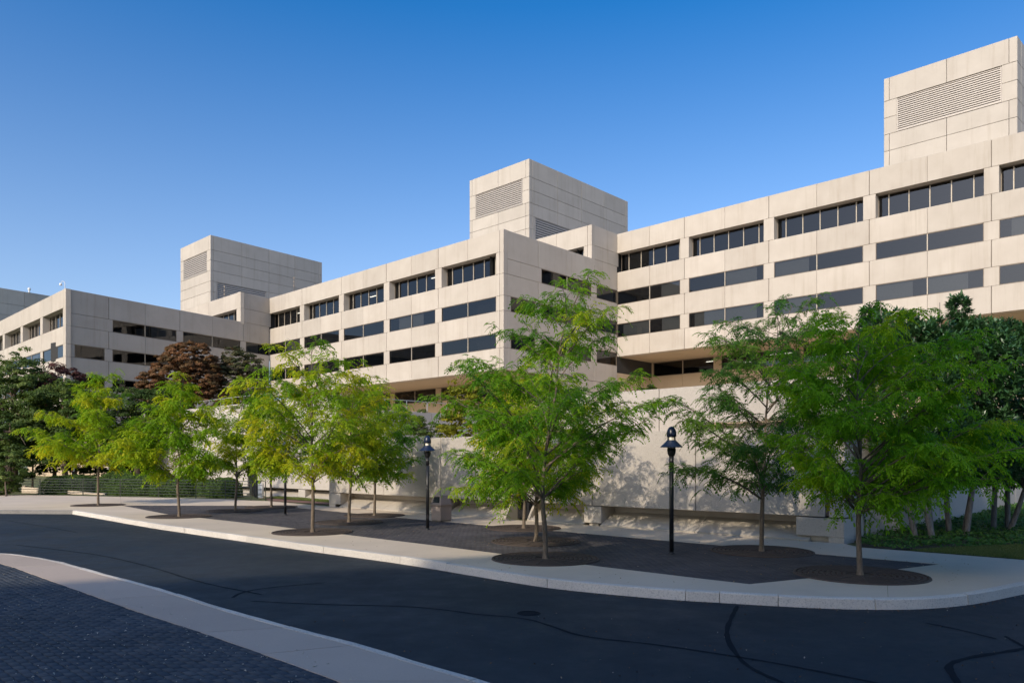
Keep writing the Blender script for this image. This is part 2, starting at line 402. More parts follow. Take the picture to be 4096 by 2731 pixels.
def inside_np(X, Y, P):
    c = np.zeros(X.shape, bool); j = len(P) - 1
    for i in range(len(P)):
        xi, yi = P[i]; xj, yj = P[j]
        if yi != yj:
            c ^= ((yi > Y) != (yj > Y)) & (X < (xj - xi) * (Y - yi) / (yj - yi) + xi)
        j = i
    return c
def grow(P, d):
    cx = sum(p[0] for p in P) / len(P); out = []
    area = sum(P[i][0] * P[(i + 1) % len(P)][1] - P[(i + 1) % len(P)][0] * P[i][1] for i in range(len(P)))
    s = 1 if area > 0 else -1
    for i in range(len(P)):
        a, b, c = P[i - 1], P[i], P[(i + 1) % len(P)]
        d1 = unit((b[0] - a[0], b[1] - a[1])); d2 = unit((c[0] - b[0], c[1] - b[1]))
        n = ((d1[1] + d2[1]) * s, -(d1[0] + d2[0]) * s); l = math.hypot(*n) or 1
        out.append((b[0] + n[0] / l * d, b[1] + n[1] / l * d))
    return out
wdir = aR
def brick_field(P, top, lw=.2, sw=.1, gap=.006, thick=.05):
    """running-bond bricks with courses along the wall direction: returns centres"""
    xs = [p[0] for p in P]; ys = [p[1] for p in P]
    u = np.array([wdir, bW]); c = [np.linalg.solve(u.T, np.array(p)) for p in P]
    u0, u1 = min(a[0] for a in c), max(a[0] for a in c); v0, v1 = min(a[1] for a in c), max(a[1] for a in c)
    nu, nv = int((u1 - u0) / lw) + 3, int((v1 - v0) / sw) + 3
    I, J = np.meshgrid(np.arange(nu), np.arange(nv))
    U = u0 - lw + (I + .5 * (J % 2)) * lw; Vv = v0 - sw + J * sw
    X = U * wdir[0] + Vv * bW[0]; Y = U * wdir[1] + Vv * bW[1]
    k = inside_np(X, Y, P); return np.stack([X[k], Y[k]], 1)
def brick_mesh_many(name, cen, top, mat, lw=.2, sw=.1, gap=.0035, thick=.03, jit=.0022):
    n = len(cen); a, b = lw / 2 - gap, sw / 2 - gap; c = .003
    w3 = np.array([wdir[0], wdir[1], 0]); b3 = np.array([bW[0], bW[1], 0])
    T = []
    for sx, sy in ((-1,-1),(1,-1),(1,1),(-1,1)): T.append(w3 * sx * a + b3 * sy * b + np.array([0, 0, -thick]))
    for sx, sy in ((-1,-1),(1,-1),(1,1),(-1,1)): T.append(w3 * sx * (a) + b3 * sy * (b) + np.array([0, 0, -c]))
    for sx, sy in ((-1,-1),(1,-1),(1,1),(-1,1)): T.append(w3 * sx * (a - c) + b3 * sy * (b - c))
    T = np.array(T); base = np.concatenate([cen, np.full((n, 1), top)], 1)
    base[:, 2] += rng.uniform(-jit, jit, n)
    V = (base[:, None, :] + T[None]).copy()
    tilt = rng.uniform(-.010, .010, (n, 2)); V[:, 8:, 2] += (T[None, 8:, 0] * tilt[:, None, 0] + T[None, 8:, 1] * tilt[:, None, 1])
    f = np.array([(8,9,10,11),(4,5,9,8),(5,6,10,9),(6,7,11,10),(7,4,8,11),(0,1,5,4),(1,2,6,5),(2,3,7,6),(3,0,4,7)])
    Q = (np.arange(n)[:, None, None] * 12 + f[None]).reshape(-1, 4)
    return fast_mesh(name, V.reshape(-1, 3), Q, mat, np.repeat(rng.random(n), 12))
plaza = tag(poly('brick_plaza', grow(brick_poly, .12), -.022, M['mortar']), kind='structure')
cen = brick_field(grow(brick_poly, .07), 0)
pb = link('brick_paving', brick_mesh_many('brick_paving', cen, -.005, M['paver_plaza']), plaza); pb['kind'] = 'stuff'

def seg_hit(p, d, A, B):
    ex, ey = B[0] - A[0], B[1] - A[1]; den = d[0] * ey - d[1] * ex
    if abs(den) < 1e-9: return None
    t = ((A[0] - p[0]) * ey - (A[1] - p[1]) * ex) / den; s = ((A[0] - p[0]) * d[1] - (A[1] - p[1]) * d[0]) / den
    return (t, s) if -1e-6 <= s <= 1 + 1e-6 and t > 0 else None
def slab(pts): return poly('slab', grow(pts, -.005), 0.0, M['slab'], pav, .06)
# strip between kerb and bricks
kerb_u = [i for i in range(len(KR))]
def cut(line, i0, i1): return line[i0:i1 + 1]
jt = [nearest(KR, gp(*p)) for p in [(428,2059),(640,2093),(900,2128),(1180,2166),(1420,2197),(1700,2233),(1990,2278),(2330,2323),(2700,2354),(2998,2371)]]
def to_front(p):
    best = None
    for A, B in zip(Bf[:-1], Bf[1:]):
        h = seg_hit(p, bW, A, B)
        if h and (best is None or h[0] < best[0]): best = (h[0], add(p, bW, h[0]))
    return best[1] if best else None
def bf_between(qa, qb):
    mid = [p for p in Bf if min(qa[0], qb[0]) < p[0] < max(qa[0], qb[0])]
    return sorted(mid, key=lambda p: -p[0])
prev = None; last_q = None
for a, b in zip(jt[:-1], jt[1:]):
    qa, qb = to_front(KR[a]), to_front(KR[b])
    if qa is None or qb is None: continue
    slab(KR[a:b + 1] + [qb] + bf_between(qa, qb) + [qa])
    if prev is None: prev = (a, qa)
    last_q = (b, qb)
# far-left expanse of concrete
a0, q0 = prev
fence_base = [gp(-300, 1977), gp(0, 1978), gp(160, 1979.7), gp(332, 1982), gp(481, 1986), gp(634, 1989), gp(784, 1993), gp(901.5, 1995.4), gp(1004, 2001), gp(1075, 2003)]
front_first = [p for p in Bf if p[0] < q0[0]]
slab(KL[:2] + [KL[2]] + KR[1:a0 + 1] + [q0] + list(reversed(front_first)) + [fence_base[4], fence_base[3], fence_base[2], fence_base[1], fence_base[0]])
# right end of the pavement
bq, qq = last_q
lawn_edge = [gp(3440, 2188), gp(3700, 2207), gp(4096, 2238), gp(4600, 2282)]
iB = nearest(KR, gp(3560, 2388))
apex = Br[-1]
slab(KR[bq:iB + 1] + [Br[2], Br[1], Br[0]] + [qq])
slab(KR[iB:] + [lawn_edge[3], lawn_edge[2], lawn_edge[1], apex, Br[2]])

# ------------------------------------------------------------------ wall line W1 (lower retaining wall)
Q0 = (-5.82, 33.98); wv = unit((14.16, -13.05)); wn_in = (-wv[1], wv[0])        # wn_in points away behind the wall
def w1(px): return add(Q0, wv, on_line(Q0, wv, px))
W1L, W1R = w1(1316), w1(3377)
# back strip of slabs between bricks and wall
def to_back(p):
    best = None
    for A, B in zip(Bb[:-1], Bb[1:]):
        h = seg_hit(p, (-bW[0], -bW[1]), A, B)
        if h and (best is None or h[0] < best[0]): best = (h[0], add(p, (-bW[0], -bW[1]), h[0]))
    return best[1] if best else None
bj = [w1(p) for p in (1316, 1480, 1650, 1850, 2070, 2330, 2640, 2960, 3300)]
qs = [to_back(add(p, wn_in, -.01)) for p in bj]
for i in range(len(bj) - 1):
    if qs[i] and qs[i + 1]:
        mid = [p for p in Bb if min(qs[i][0], qs[i + 1][0]) < p[0] < max(qs[i][0], qs[i + 1][0])]
        slab([qs[i]] + sorted(mid, key=lambda p: p[0]) + [qs[i + 1], add(bj[i + 1], wn_in, .02), add(bj[i], wn_in, .02)])
slab([qs[-1]] + [p for p in sorted(Bb, key=lambda p: p[0]) if p[0] > qs[-1][0]] + [lawn_edge[1], lawn_edge[0], add(W1R, wn_in, .02), add(bj[-1], wn_in, .02)])
slab([front_first[0], Bb[-2]] + ([Bb[-3]] if Bb[-3][0] < qs[0][0] else []) + [qs[0], bj[0], gp(1075, 2003), fence_base[-2], fence_base[-3], fence_base[-4], fence_base[-5], fence_base[4]])

# near-side concrete strip, flush kerb and brick apron ------------------------
near = thing('pavement', 'x', 'x', (-5, 10, -.03)); near['kind'] = 'structure'
for _k in ('label', 'category'): del near[_k]
ZN = -.02
outer = [gp(x, y, ZN) for x, y in [(-500,2190),(-250,2196),(0,2212.6),(110.5,2224.7),(215.6,2244.6),(287.5,2265),(398,2295.5),(536,2331.4),(691,2376),(862,2433),(1083.5,2496),(1300,2551),(1438,2589),(1841,2709),(2000,2760),(2250,2850)]]
inner = [gp(x, y, ZN) for x, y in [(-500,2205),(-250,2215),(0,2253),(44,2265),(243,2337),(409,2395),(564,2450),(801.5,2527),(1050,2614),(1300,2704.6),(1348,2722),(1450,2762),(1620,2850)]]
outer = resample(smooth_poly(outer, 1), .4); inner_r = resample(inner, .4)
OJ = [nearest(outer, gp(x, y, ZN)) for x, y in [(-250,2196),(110,2224.7),(300,2268),(536,2331.4),(691,2376),(862,2433),(1083.5,2496),(1438,2589),(1841,2709),(2250,2850)]]
nk = thing('kerb', 'low flush kerb of pale stone beside the near pavement strip', 'kerb', (outer[20][0], outer[20][1], -.17))
kerb_run(nk, outer, OJ, [(0, -.18), (0, ZN + .004), (.05, ZN + .006), (.10, ZN), (.112, -.18)], M['granite'], side=-1, jit=.003)
bp = [resample(inner, .3)]
nj = [nearest(outer, gp(x, y, ZN)) for x, y in [(-250,2196),(287,2265),(700,2378),(1083,2496),(1438,2589),(1841,2709),(2250,2850)]]
ni = [nearest(inner_r, gp(x, y, ZN)) for x, y in [(-250,2215),(44,2265),(409,2395),(801,2527),(1050,2614),(1348,2722),(1620,2850)]]
for k in range(len(nj) - 1):
    o_ = [ (p[0], p[1]) for p in outer[nj[k]:nj[k + 1] + 1]]; i_ = inner_r[ni[k]:ni[k + 1] + 1]
    poly('slab', grow(o_ + list(reversed(i_)), -.011), ZN, M['strip'], near, .08)
apron_poly = inner_r + [gp(700, 3100, ZN), gp(-300, 3100, ZN), gp(-900, 2500, ZN), gp(-700, 2240, ZN)]
apron = tag(poly('brick_apron', grow(apron_poly, .03), ZN - .030, M['mortar']), kind='structure')
cn = brick_field(grow(apron_poly, .05), 0)
dpx = cn[:, 0] / cn[:, 1] * F + CX; dpy = HY + (EYE - ZN) * F / cn[:, 1]
vis = (dpx > -40) & (dpx < 4136) & (dpy < 2760)
order = np.argsort(-dpy + np.where(vis, 0, 1e5)); near_b = order[:300]; rest = order[300:]
bm0 = brick_mesh_many('brick', np.zeros((1, 2)), 0, M['paver_dark'], jit=0)
for i in near_b:
    o = link('brick', bm0, apron); o.location = (cn[i, 0], cn[i, 1], ZN - .006 + random.uniform(-.004, .002))
    o.rotation_euler = (random.uniform(-.012, .012), random.uniform(-.012, .012), random.uniform(-.012, .012))
rb = link('brick_paving', brick_mesh_many('brick_paving', cn[rest], ZN - .006, M['paver_dark'], jit=.004), apron); rb['kind'] = 'stuff'

# tar lines and valve cover on the road --------------------------------------
def ribbon(name, pxs, w, z, mat, parent):
    P = resample(smooth_poly([gp(x, y, -.17) for x, y in pxs], 2), .12); V = []; Fc = []
    for i, p in enumerate(P):
        a = P[max(i - 1, 0)]; b = P[min(i + 1, len(P) - 1)]; d = unit((b[0] - a[0], b[1] - a[1])); ww = w * random.uniform(.7, 1.25) / 2
        if i in (0, len(P) - 1): ww *= .2
        V += [(p[0] - d[1] * ww, p[1] + d[0] * ww, z), (p[0] + d[1] * ww, p[1] - d[0] * ww, z)]
    Fc = [(2 * i, 2 * i + 1, 2 * i + 3, 2 * i + 2) for i in range(len(P) - 1)]
    return mobj(name, V, Fc, mat, parent, fix=False)
for w, pxs in [(.055, [(1000,2403),(1299,2418),(1632,2423),(1822,2443),(1901,2456.5),(2097.5,2469.8),(2209,2504),(2325,2546.6),(2601,2573),(2900,2618),(3128,2655),(3509,2731),(3700,2770)]),
               (.065, [(2950,2422),(2925,2470),(2908,2510),(2908,2557),(2947.7,2620.7),(2985,2660),(3050,2695),(3133,2731),(3250,2780)]),
               (.085, [(3850,2760),(3815,2705),(3790,2668),(3811,2647),(3880,2628),(3960,2615),(4096,2594),(4250,2560)]),
               (.05, [(4020,2543),(4050,2560),(4096,2586)]),
               (.05, [(30,2082),(120,2096),(210,2110),(310,2130)]),
               (.06, [(60,2178),(250,2200),(420,2222),(620,2270),(800,2330),(1050,2378)]),
               (.06, [(930,2390),(960,2370),(1060,2350),(1300,2330)]),
               (.05, [(3700,2490),(3850,2520),(3990,2556)])]:
    ribbon('crack_sealant', pxs, w, -.166, M['sealant'], road)
vc = gp(2115, 2452, -.17)
vcv = thing('valve_cover', 'small round iron valve cover set in the dark road', 'cover', (vc[0], vc[1], -.17))
MB().lathe([(0, .004), (.13, .004), (.14, .001)], 20, (vc[0], vc[1], -.167)).build('lid', M['sealant'], vcv)
MB().lathe([(.15, -.001), (.15, .005), (.18, .005), (.19, -.001)], 20, (vc[0], vc[1], -.167)).build('collar', M['sealant'], vcv)

# ================================================================== RETAINING WALLS
def P3(p, d, t, n, o, z): return (p[0] + d[0] * t + n[0] * o, p[1] + d[1] * t + n[1] * o, z)
def panel(root, P, d, n, t0, t1, z0, z1, of, ob, mat, c=.018, name='panel'):
    """chamfered slab on a facade line: n points outwards, of/ob front and back offsets"""
    V = [P3(P, d, t, n, ob, z) for t, z in ((t0, z0), (t1, z0), (t1, z1), (t0, z1))]
    V += [P3(P, d, t, n, of - c, z) for t, z in ((t0, z0), (t1, z0), (t1, z1), (t0, z1))]
    V += [P3(P, d, t, n, of, z) for t, z in ((t0 + c, z0 + c), (t1 - c, z0 + c), (t1 - c, z1 - c), (t0 + c, z1 - c))]
    Fc = [(0,1,2,3),(8,9,10,11)] + [(i, (i + 1) % 4, 4 + (i + 1) % 4, 4 + i) for i in range(4)] + [(4 + i, 4 + (i + 1) % 4, 8 + (i + 1) % 4, 8 + i) for i in range(4)]
    return mobj(name, V, Fc, mat, root)
def slabbox(root, P, d, n, t0, t1, z0, z1, of, ob, mat, name):
    V = [P3(P, d, t, n, o, z) for z in (z0, z1) for t, o in ((t0, ob), (t1, ob), (t1, of), (t0, of))]
    return mobj(name, V, [(0,1,2,3),(4,5,6,7),(0,1,5,4),(1,2,6,5),(2,3,7,6),(3,0,4,7)], mat, root)
def prism(root, P, d, n, t0, t1, prof, mat, name):
    """profile of (offset outwards, z) extruded along the line"""
    m = len(prof); V = [P3(P, d, t, n, o, z) for t in (t0, t1) for o, z in prof]
    return mobj(name, V, [tuple(range(m)), tuple(range(m, 2 * m))] + [(i, (i + 1) % m, m + (i + 1) % m, m + i) for i in range(m)], mat, root)
wout = (-wn_in[0], -wn_in[1])
def tw(px): return on_line(Q0, wv, px)
ZT1, ZS1 = 3.22, .70
rw = thing('retaining_wall', 'pale lower retaining wall with sloped plinth behind the brick plaza', 'wall', (w1(2300)[0], w1(2300)[1], 0))
jl = [1316, 1336, 1534.5, 1762.3, 2026, 2112, 2367.9, 2782, 3307, 3377]
for a, b in zip(jl[:-1], jl[1:]):
    if a == 2026: continue
    wide = .055 if b == 3307 else .012
    wide0 = .055 if a == 3307 else .012
    panel(rw, Q0, wv, wout, tw(a) + wide0, tw(b) - wide, ZS1, ZT1, 0, -.38, M['aggregate'], .012)
panel(rw, Q0, wv, wout, tw(2026) + .012, tw(2112) - .012, 2.25, ZT1, 0, -.38, M['aggregate'], .012)
for a, b in ((1316, 2026), (2112, 3377)):
    slabbox(rw, Q0, wv, wout, tw(a) + .1, tw(b) - .1, ZS1 + .05, ZT1 - .05, -.07, -.5, M['joint'], 'core')
    slabbox(rw, Q0, wv, wout, tw(a), tw(b), .10, ZS1 - .004, -.78, -1.1, M['plinth'], 'recess_back')
    slabbox(rw, Q0, wv, wout, tw(a) + .02, tw(b) - .02, ZS1 + .006, ZS1 + .2, -.39, -1.0, M['plinth'], 'soffit')
blocks = [1336, 1762.3, 2370, 3307]
slope = [(.06, -.03), (.06, .05), (-.02, .09), (-.78, .47), (-.78, -.03)]
for a, b in ((1362, 1534.5), (1534.5, 1735), (1790, 2022), (2116, 2338), (2405, 2782), (2782, 3240)):
    prism(rw, Q0, wv, wout, tw(a) + .008, tw(b) - .008, slope, M['plinth'], 'sloped_plinth')
for bx in blocks:
    c = tw(bx)
    if bx == 3307: panel(rw, Q0, wv, wout, c - .85, tw(3377), .16, ZS1 - .03, .004, -.8, M['aggregate'], .012, 'block'); panel(rw, Q0, wv, wout, c + .05, tw(3377), -.03, .155, .0, -.8, M['aggregate'], .01, 'block_foot'); slabbox(rw, Q0, wv, wout, c - .85, c + .05, -.03, .157, -.10, -.8, M['plinth'], 'block_recess')
    elif bx == 1336: panel(rw, Q0, wv, wout, tw(1316), c + .55, .14, ZS1 - .03, .004, -.8, M['aggregate'], .012, 'block'); panel(rw, Q0, wv, wout, tw(1316), c + .12, -.03, .135, 0, -.8, M['aggregate'], .01, 'block_foot')
    else: panel(rw, Q0, wv, wout, c - .37, c + .37, .09, ZS1 - .03, .004, -.8, M['aggregate'], .012, 'block'); panel(rw, Q0, wv, wout, c - .2, c + .2, -.03, .088, -.08, -.8, M['plinth'], .01, 'block_foot')
for px, s in ((2026, -1), (2112, 1)):
    c = tw(px); prism(rw, Q0, wv, wout, min(c, c + s * .1), max(c, c + s * .1), [(.05, -.03), (.05, .06), (-.30, .62), (-.30, 2.25), (-.9, 2.25), (-.9, -.03)], M['plinth'], 'door_cheek')
# entrance in the wall
dr = thing('double_door', 'dark glazed double door recessed in the pale retaining wall', 'door', (w1(2069)[0], w1(2069)[1], 0))
t0, t1 = tw(2026) + .02, tw(2112) - .02
slabbox(dr, Q0, wv, wout, t0, t1, 0, 2.24, -.62, -.70, M['door_dark'], 'door_leaf')
for k in range(2):
    a = t0 + .06 + k * (t1 - t0) / 2; b = a + (t1 - t0) / 2 - .12
    mobj('pane', [P3(Q0, wv, t, wout, -.612, z) for t, z in ((a, .35), (b, .35), (b, 2.05), (a, 2.05))], [(0, 1, 2, 3)], M['glass'], dr, fix=False)
    slabbox(dr, Q0, wv, wout, (t0 + t1) / 2 - .10 + k * .14, (t0 + t1) / 2 - .06 + k * .14, .8, 1.2, -.52, -.60, M['rail_grey'], 'handle')
# side of the retaining wall, running away behind the magnolias
bS = dirvp(4900); bSo = (bS[1], -bS[0])
for k in range(7):
    L0 = .75 + k * 4.6
    panel(rw, W1R, bS, bSo, L0 + .02, L0 + 4.58, -.03, 3.22, -.14, -.45, M['aggregate'], .012)
panel(rw, W1R, bS, bSo, .03, .72, ZS1, 3.22, 0, -.4, M['aggregate'], .012)
panel(rw, W1R, bS, bSo, .03, .72, -.03, ZS1 - .03, 0, -.4, M['aggregate'], .012)
slabbox(rw, W1R, bS, bSo, .5, 33, -.03, 3.15, -.32, -.55, M['joint'], 'core')

# upper wall set back behind it
uw = thing('terrace_wall', 'upper pale terrace wall set back above the lower retaining wall', 'wall', (add(w1(2700), wn_in, 2.0) + (2.9,)))
QU = add(Q0, wn_in, 2.0)
def tu(px): return on_line(QU, wv, px)
uj = [2230, 2430, 2636, 2836, 3210, 3420]
for a, b in zip(uj[:-1], uj[1:]):
    panel(uw, QU, wv, wout, tu(a) + .012, tu(b) - .012, 2.92 if a < 2836 else 3.53, 4.80, 0, -.4, M['aggregate'], .012)
slabbox(uw, QU, wv, wout, tu(2240), tu(2836) - .1, 2.95, 4.7, -.06, -.45, M['joint'], 'core')
slabbox(uw, QU, wv, wout, tu(2836), tu(3420), 3.56, 4.7, -.06, -.45, M['joint'], 'core')
slabbox(uw, QU, wv, wout, tu(2836), tu(3420), 2.92, 3.52, -.55, -.8, M['plinth'], 'recess_back')
terr = [add(W1L, wn_in, .3), add(add(W1R, wn_in, .3), wv, -.4), add(W1R, bS, 40), (75, 150), (-40, 150), (-26.5, 58), (-10.2, 42.6)]
tag(poly('terrace', terr, 2.90, M['slab']), kind='structure')

# tall wall on the left with a railing along its top
QW = gp(1129.6, 1987.8); QW = (QW[0], QW[1])
def t2(px): return on_line(QW, wv, px)
tl = thing('ramp_wall', 'tall sunlit concrete wall with grey handrail behind the clipped hedges', 'wall', (QW[0], QW[1], 0))
j2 = [560, 640, 780, 990, 1030, 1093, 1203, 1345]
for a, b in zip(j2[:-1], j2[1:]):
    zb = 2.15 if a == 990 else .56
    panel(tl, QW, wv, wout, t2(a) + .012, t2(b) - .012, zb, 6.05, 0, -.4, M['aggregate'], .012)
slabbox(tl, QW, wv, wout, t2(560) + .1, t2(990), .6, 5.95, -.07, -.5, M['joint'], 'core')
slabbox(tl, QW, wv, wout, t2(1030), t2(1345) - .1, .6, 5.95, -.07, -.5, M['joint'], 'core')
slabbox(tl, QW, wv, wout, t2(560), t2(1345), .0, .555, -.8, -1.1, M['plinth'], 'recess_back')
for a, b in ((560, 990), (1034, 1190), (1222, 1345)):
    prism(tl, QW, wv, wout, t2(a) + .01, t2(b) - .01, slope, M['plinth'], 'sloped_plinth')
panel(tl, QW, wv, wout, t2(1205) - .32, t2(1205) + .42, .06, .53, .004, -.8, M['aggregate'], .012, 'block')
for k, px in enumerate(range(780, 1400, 46)):
    if px > 1345: break
    slabbox(tl, QW, wv, wout, t2(px) - .02, t2(px) + .02, 6.05, 6.55, -.18, -.22, M['rail_grey'], 'rail_post')
slabbox(tl, QW, wv, wout, t2(770), t2(1345), 6.55, 6.59, -.175, -.225, M['rail_grey'], 'handrail')
sd = thing('service_door', 'dark brown service door in the tall wall beside the railing', 'door', add(QW, wv, t2(1010)) + (0,))
slabbox(sd, QW, wv, wout, t2(990) + .03, t2(1030) - .03, .0, 2.14, -.12, -.2, M['door_dark'], 'door_leaf')
slabbox(sd, QW, wv, wout, t2(1030) - .16, t2(1030) - .12, 1.0, 1.12, -.05, -.12, M['rail_grey'], 'handle')
# shaded planter wall between the two
Q3 = at(1540, 38.2)
pw = thing('planter_wall', 'grey shaded planter wall with thin handrail above the pale retaining wall', 'wall', (Q3[0], Q3[1], 2.9))
b3 = dirvp(4700); b3o = (b3[1], -b3[0])
for k in range(4): panel(pw, Q3, b3, b3o, k * 3.2 + .01, k * 3.2 + 3.19, 2.9, 4.86, 0, -.3, M['aggregate'], .01)
for k in range(9): slabbox(pw, Q3, b3, b3o, k * 1.45 + .1, k * 1.45 + .128, 4.86, 5.42, -.13, -.17, M['rail_grey'], 'rail_post')
slabbox(pw, Q3, b3, b3o, .05, 12.6, 5.42, 5.45, -.125, -.175, M['rail_grey'], 'handrail')
# strip of lawn and brown path in front of the tall wall
tag(poly('grass_strip', [gp(1075, 1990.5), gp(1316, 2009), gp(1316, 2001.5), gp(1120, 1986)], .012, M['grass']), kind='structure')
tag(poly('path', [gp(1075, 2003), gp(1060, 1992), gp(1316, 2009.5), gp(1330, 2018)], .008, M['dark_path']), kind='structure')

# ================================================================== OFFICE BUILDINGS
PAR, TALL, PAN, WIN = 2.17, 2.17, 2.147, 1.52
def outward(d, n, pts): return pts if d[1] * n[0] - d[0] * n[1] > 0 else pts[::-1]
def window(root, P, d, n, t0, t1, z0, z1, off, mull, mat_f, fw=.055, dep=.09):
    mb = MB()
    def bar(a, b, c, e):
        mb.hexa([P3(P, d, t, n, o, z) for z in (c, e) for t, o in ((a, off - dep), (b, off - dep), (b, off), (a, off))])
    bar(t0, t1, z0, z0 + fw); bar(t0, t1, z1 - fw, z1); bar(t0, t0 + fw, z0 + fw, z1 - fw); bar(t1 - fw, t1, z0 + fw, z1 - fw)
    w = mb.build('window', M['frame'], root)
    ts = [t0 + fw] + sorted(mull) + [t1 - fw]
    for m_ in mull:
        mm = MB(); mm.hexa([P3(P, d, t, n, o, z) for z in (z0 + fw, z1 - fw) for t, o in ((m_ - .04, off - dep), (m_ + .04, off - dep), (m_ + .04, off + .012), (m_ - .04, off + .012))])
        mm.build('mullion', M['mullion'], w)
    for a, b in zip(ts[:-1], ts[1:]):
        A = a if a == ts[0] else a + .04; B = b if b == ts[-1] else b - .04
        tilt = random.uniform(-.006, .006); tz = random.uniform(-.004, .004)
        mobj('pane', outward(d, n, [P3(P, d, t, n, off - .05 + tilt * (t - A) + tz * (z - z0), z) for t, z in ((A, z0 + fw), (B, z0 + fw), (B, z1 - fw), (A, z1 - fw))]), [(0, 1, 2, 3)], M['glass'], w, fix=False)
        if off > -.5 and B - A > 1.2 and random.random() < .30:
            f0, f1 = sorted((random.uniform(0, .55), random.uniform(.5, 1))); f0, f1 = (f0, 1.0) if random.random() < .5 else (0.0, f1)
            mobj('blind', outward(d, n, [P3(P, d, t, n, off - .16, z) for t, z in ((A + (B - A) * f0, z0 + fw), (A + (B - A) * f1, z0 + fw), (A + (B - A) * f1, z1 - fw), (A + (B - A) * f0, z1 - fw))]), [(0, 1, 2, 3)], M['blind'], w, fix=False)
    return w
def interior(root, P, d, n, t0, t1, z0, z1, depth=6.0):
    """dim room shell behind a ribbon window"""
    V = [P3(P, d, t, n, o, z) for z in (z0, z1) for t, o in ((t0, -.45), (t1, -.45), (t1, -depth), (t0, -depth))]
    mobj('room', V, [(0, 1, 2, 3), (4, 5, 6, 7), (2, 3, 7, 6), (1, 2, 6, 5), (3, 0, 4, 7)], M['interior'], root)
def light_strips(root, P, d, n, spots):
    for t, o, z, l in spots:
        slabbox(root, P, d, n, t, t + l, z, z + .05, -o, -o - .14, M['tube_light'], 'light_tube')

def front(root, P, d, n, s, ztop, joints, rows=4, start_pier=True, end_pier=True, strips=False, recess=True, start=None, end=None):
    """joints: distances at the pier centres; first/last may be corners"""
    pw_ = .52 * s; z = ztop
    zp = z - PAR * s; zt = zp - TALL * s
    mids = [(a + b) / 2 for a, b in zip(joints[:-1], joints[1:])]
    T0 = joints[0] if start is None else start; T1 = joints[-1] if end is None else end
    edges = []
    for i in range(len(joints) - 1):
        edges += [(joints[i], mids[i], i == 0, False), (mids[i], joints[i + 1], False, i == len(joints) - 2)]
    zlow = []
    zz = zt
    for r in range(rows - 1): zlow.append((zz - PAN * s, zz)); zz = zz - PAN * s - WIN * s
    zbot = zz + WIN * s
    back = -.95 * s
    for (a, b, fa, fb) in edges:
        ga = .012 if a in mids else .030; gb = .012 if b in mids else .030
        panel(root, P, d, n, a + ga, b - gb, zp, ztop, 0, back, M['precast'])
        for z0, z1 in zlow: panel(root, P, d, n, a + ga, b - gb, z0, z1, 0, back, M['precast'])
    for z0, z1 in [(zp, ztop)] + zlow:
        slabbox(root, P, d, n, T0 + .05, T1 - .05, z0 + .05, z1 - .05, -.06, back - .1, M['joint'], 'core')
    # piers and windows
    for i, j in enumerate(joints):
        first, last = i == 0, i == len(joints) - 1
        a = j - pw_ if not first else j + .03; b = j + pw_ if not last else j - .03
        if first and not start_pier: a = b = None
        if last and not end_pier: a = b = None
        if a is not None and b > a:
            panel(root, P, d, n, a, b, zt + .02, zp - .02, -.004, back, M['precast'], name='pier')
            for (z0, z1), (y0, y1) in zip(zlow[:-1], zlow[1:]):
                panel(root, P, d, n, a, b, y1 + .015, z0 - .015, -.02, -.4, M['precast'], name='pier')
    for i in range(len(joints) - 1):
        a = joints[i] + (pw_ if (i > 0 or start_pier) else .02); b = joints[i + 1] - (pw_ if (i < len(joints) - 2 or end_pier) else .02)
        c = mids[i]; mod = 1.62 * s
        window(root, P, d, n, a, b, zt + .01, zp - .01, back + .12, [c + k * mod for k in (-2, -1, 0, 1, 2) if a + .3 < c + k * mod < b - .3], M['frame'])
        interior(root, P, d, n, a - .3 + (1.6 if i == 0 and start_pier else 0), b + .3, zt - .1, zp + .3, 6.5)
        for (z0, z1), (y0, y1) in zip(zlow[:-1], zlow[1:]):
            window(root, P, d, n, a, b, y1 + .01, z0 - .01, -.035, [c], M['frame'])
            interior(root, P, d, n, a - .3 + (1.6 if i == 0 and start_pier else 0), b + .3, y1 - .2, z0 + .5, 6.0)
        if strips:
            for k in range(random.choice((0, 1, 2, 2, 3))):
                light_strips(root, P, d, n, [(random.uniform(a, b - 2), random.uniform(2.2, 5.2), zp - .05, 1.25)])
    return zt, zbot

def groundfloor(root, P, d, n, joints, ztop, s, setback, zwin, zbase, lights=()):
    """recessed bottom storey under the overhang"""
    T0, T1 = joints[0], joints[-1]
    slabbox(root, P, d, n, T0, T1, ztop - .02, ztop + .25, -.92, -setback - .5, M['soffit'], 'soffit')
    Pr = add(P, n, -setback); mids = sorted(joints + [(a + b) / 2 for a, b in zip(joints[:-1], joints[1:])])
    for a, b in zip(mids[:-1], mids[1:]):
        panel(root, Pr, d, n, a + .012, b - .012, zbase, zwin, 0, -.3, M['beige'], .012)
    for i in range(len(joints) - 1):
        a, b = joints[i] + .5, joints[i + 1] - .5; c = (joints[i] + joints[i + 1]) / 2
        window(root, Pr, d, n, a, b, zwin + .02, ztop - .05, -.05, [c], M['frame'])
        interior(root, Pr, d, n, a - .4, b + .4, zwin - .5, ztop - .03, 7)
    for j in joints: panel(root, Pr, d, n, j - .5, j + .5, zwin + .015, ztop - .05, -.01, -.3, M['beige'], .012, 'pier')
    slabbox(root, Pr, d, n, T0 + .05, T1 - .05, zbase, zwin - .05, -.06, -.5, M['joint'], 'core')
    light_strips(root, Pr, d, n, lights)

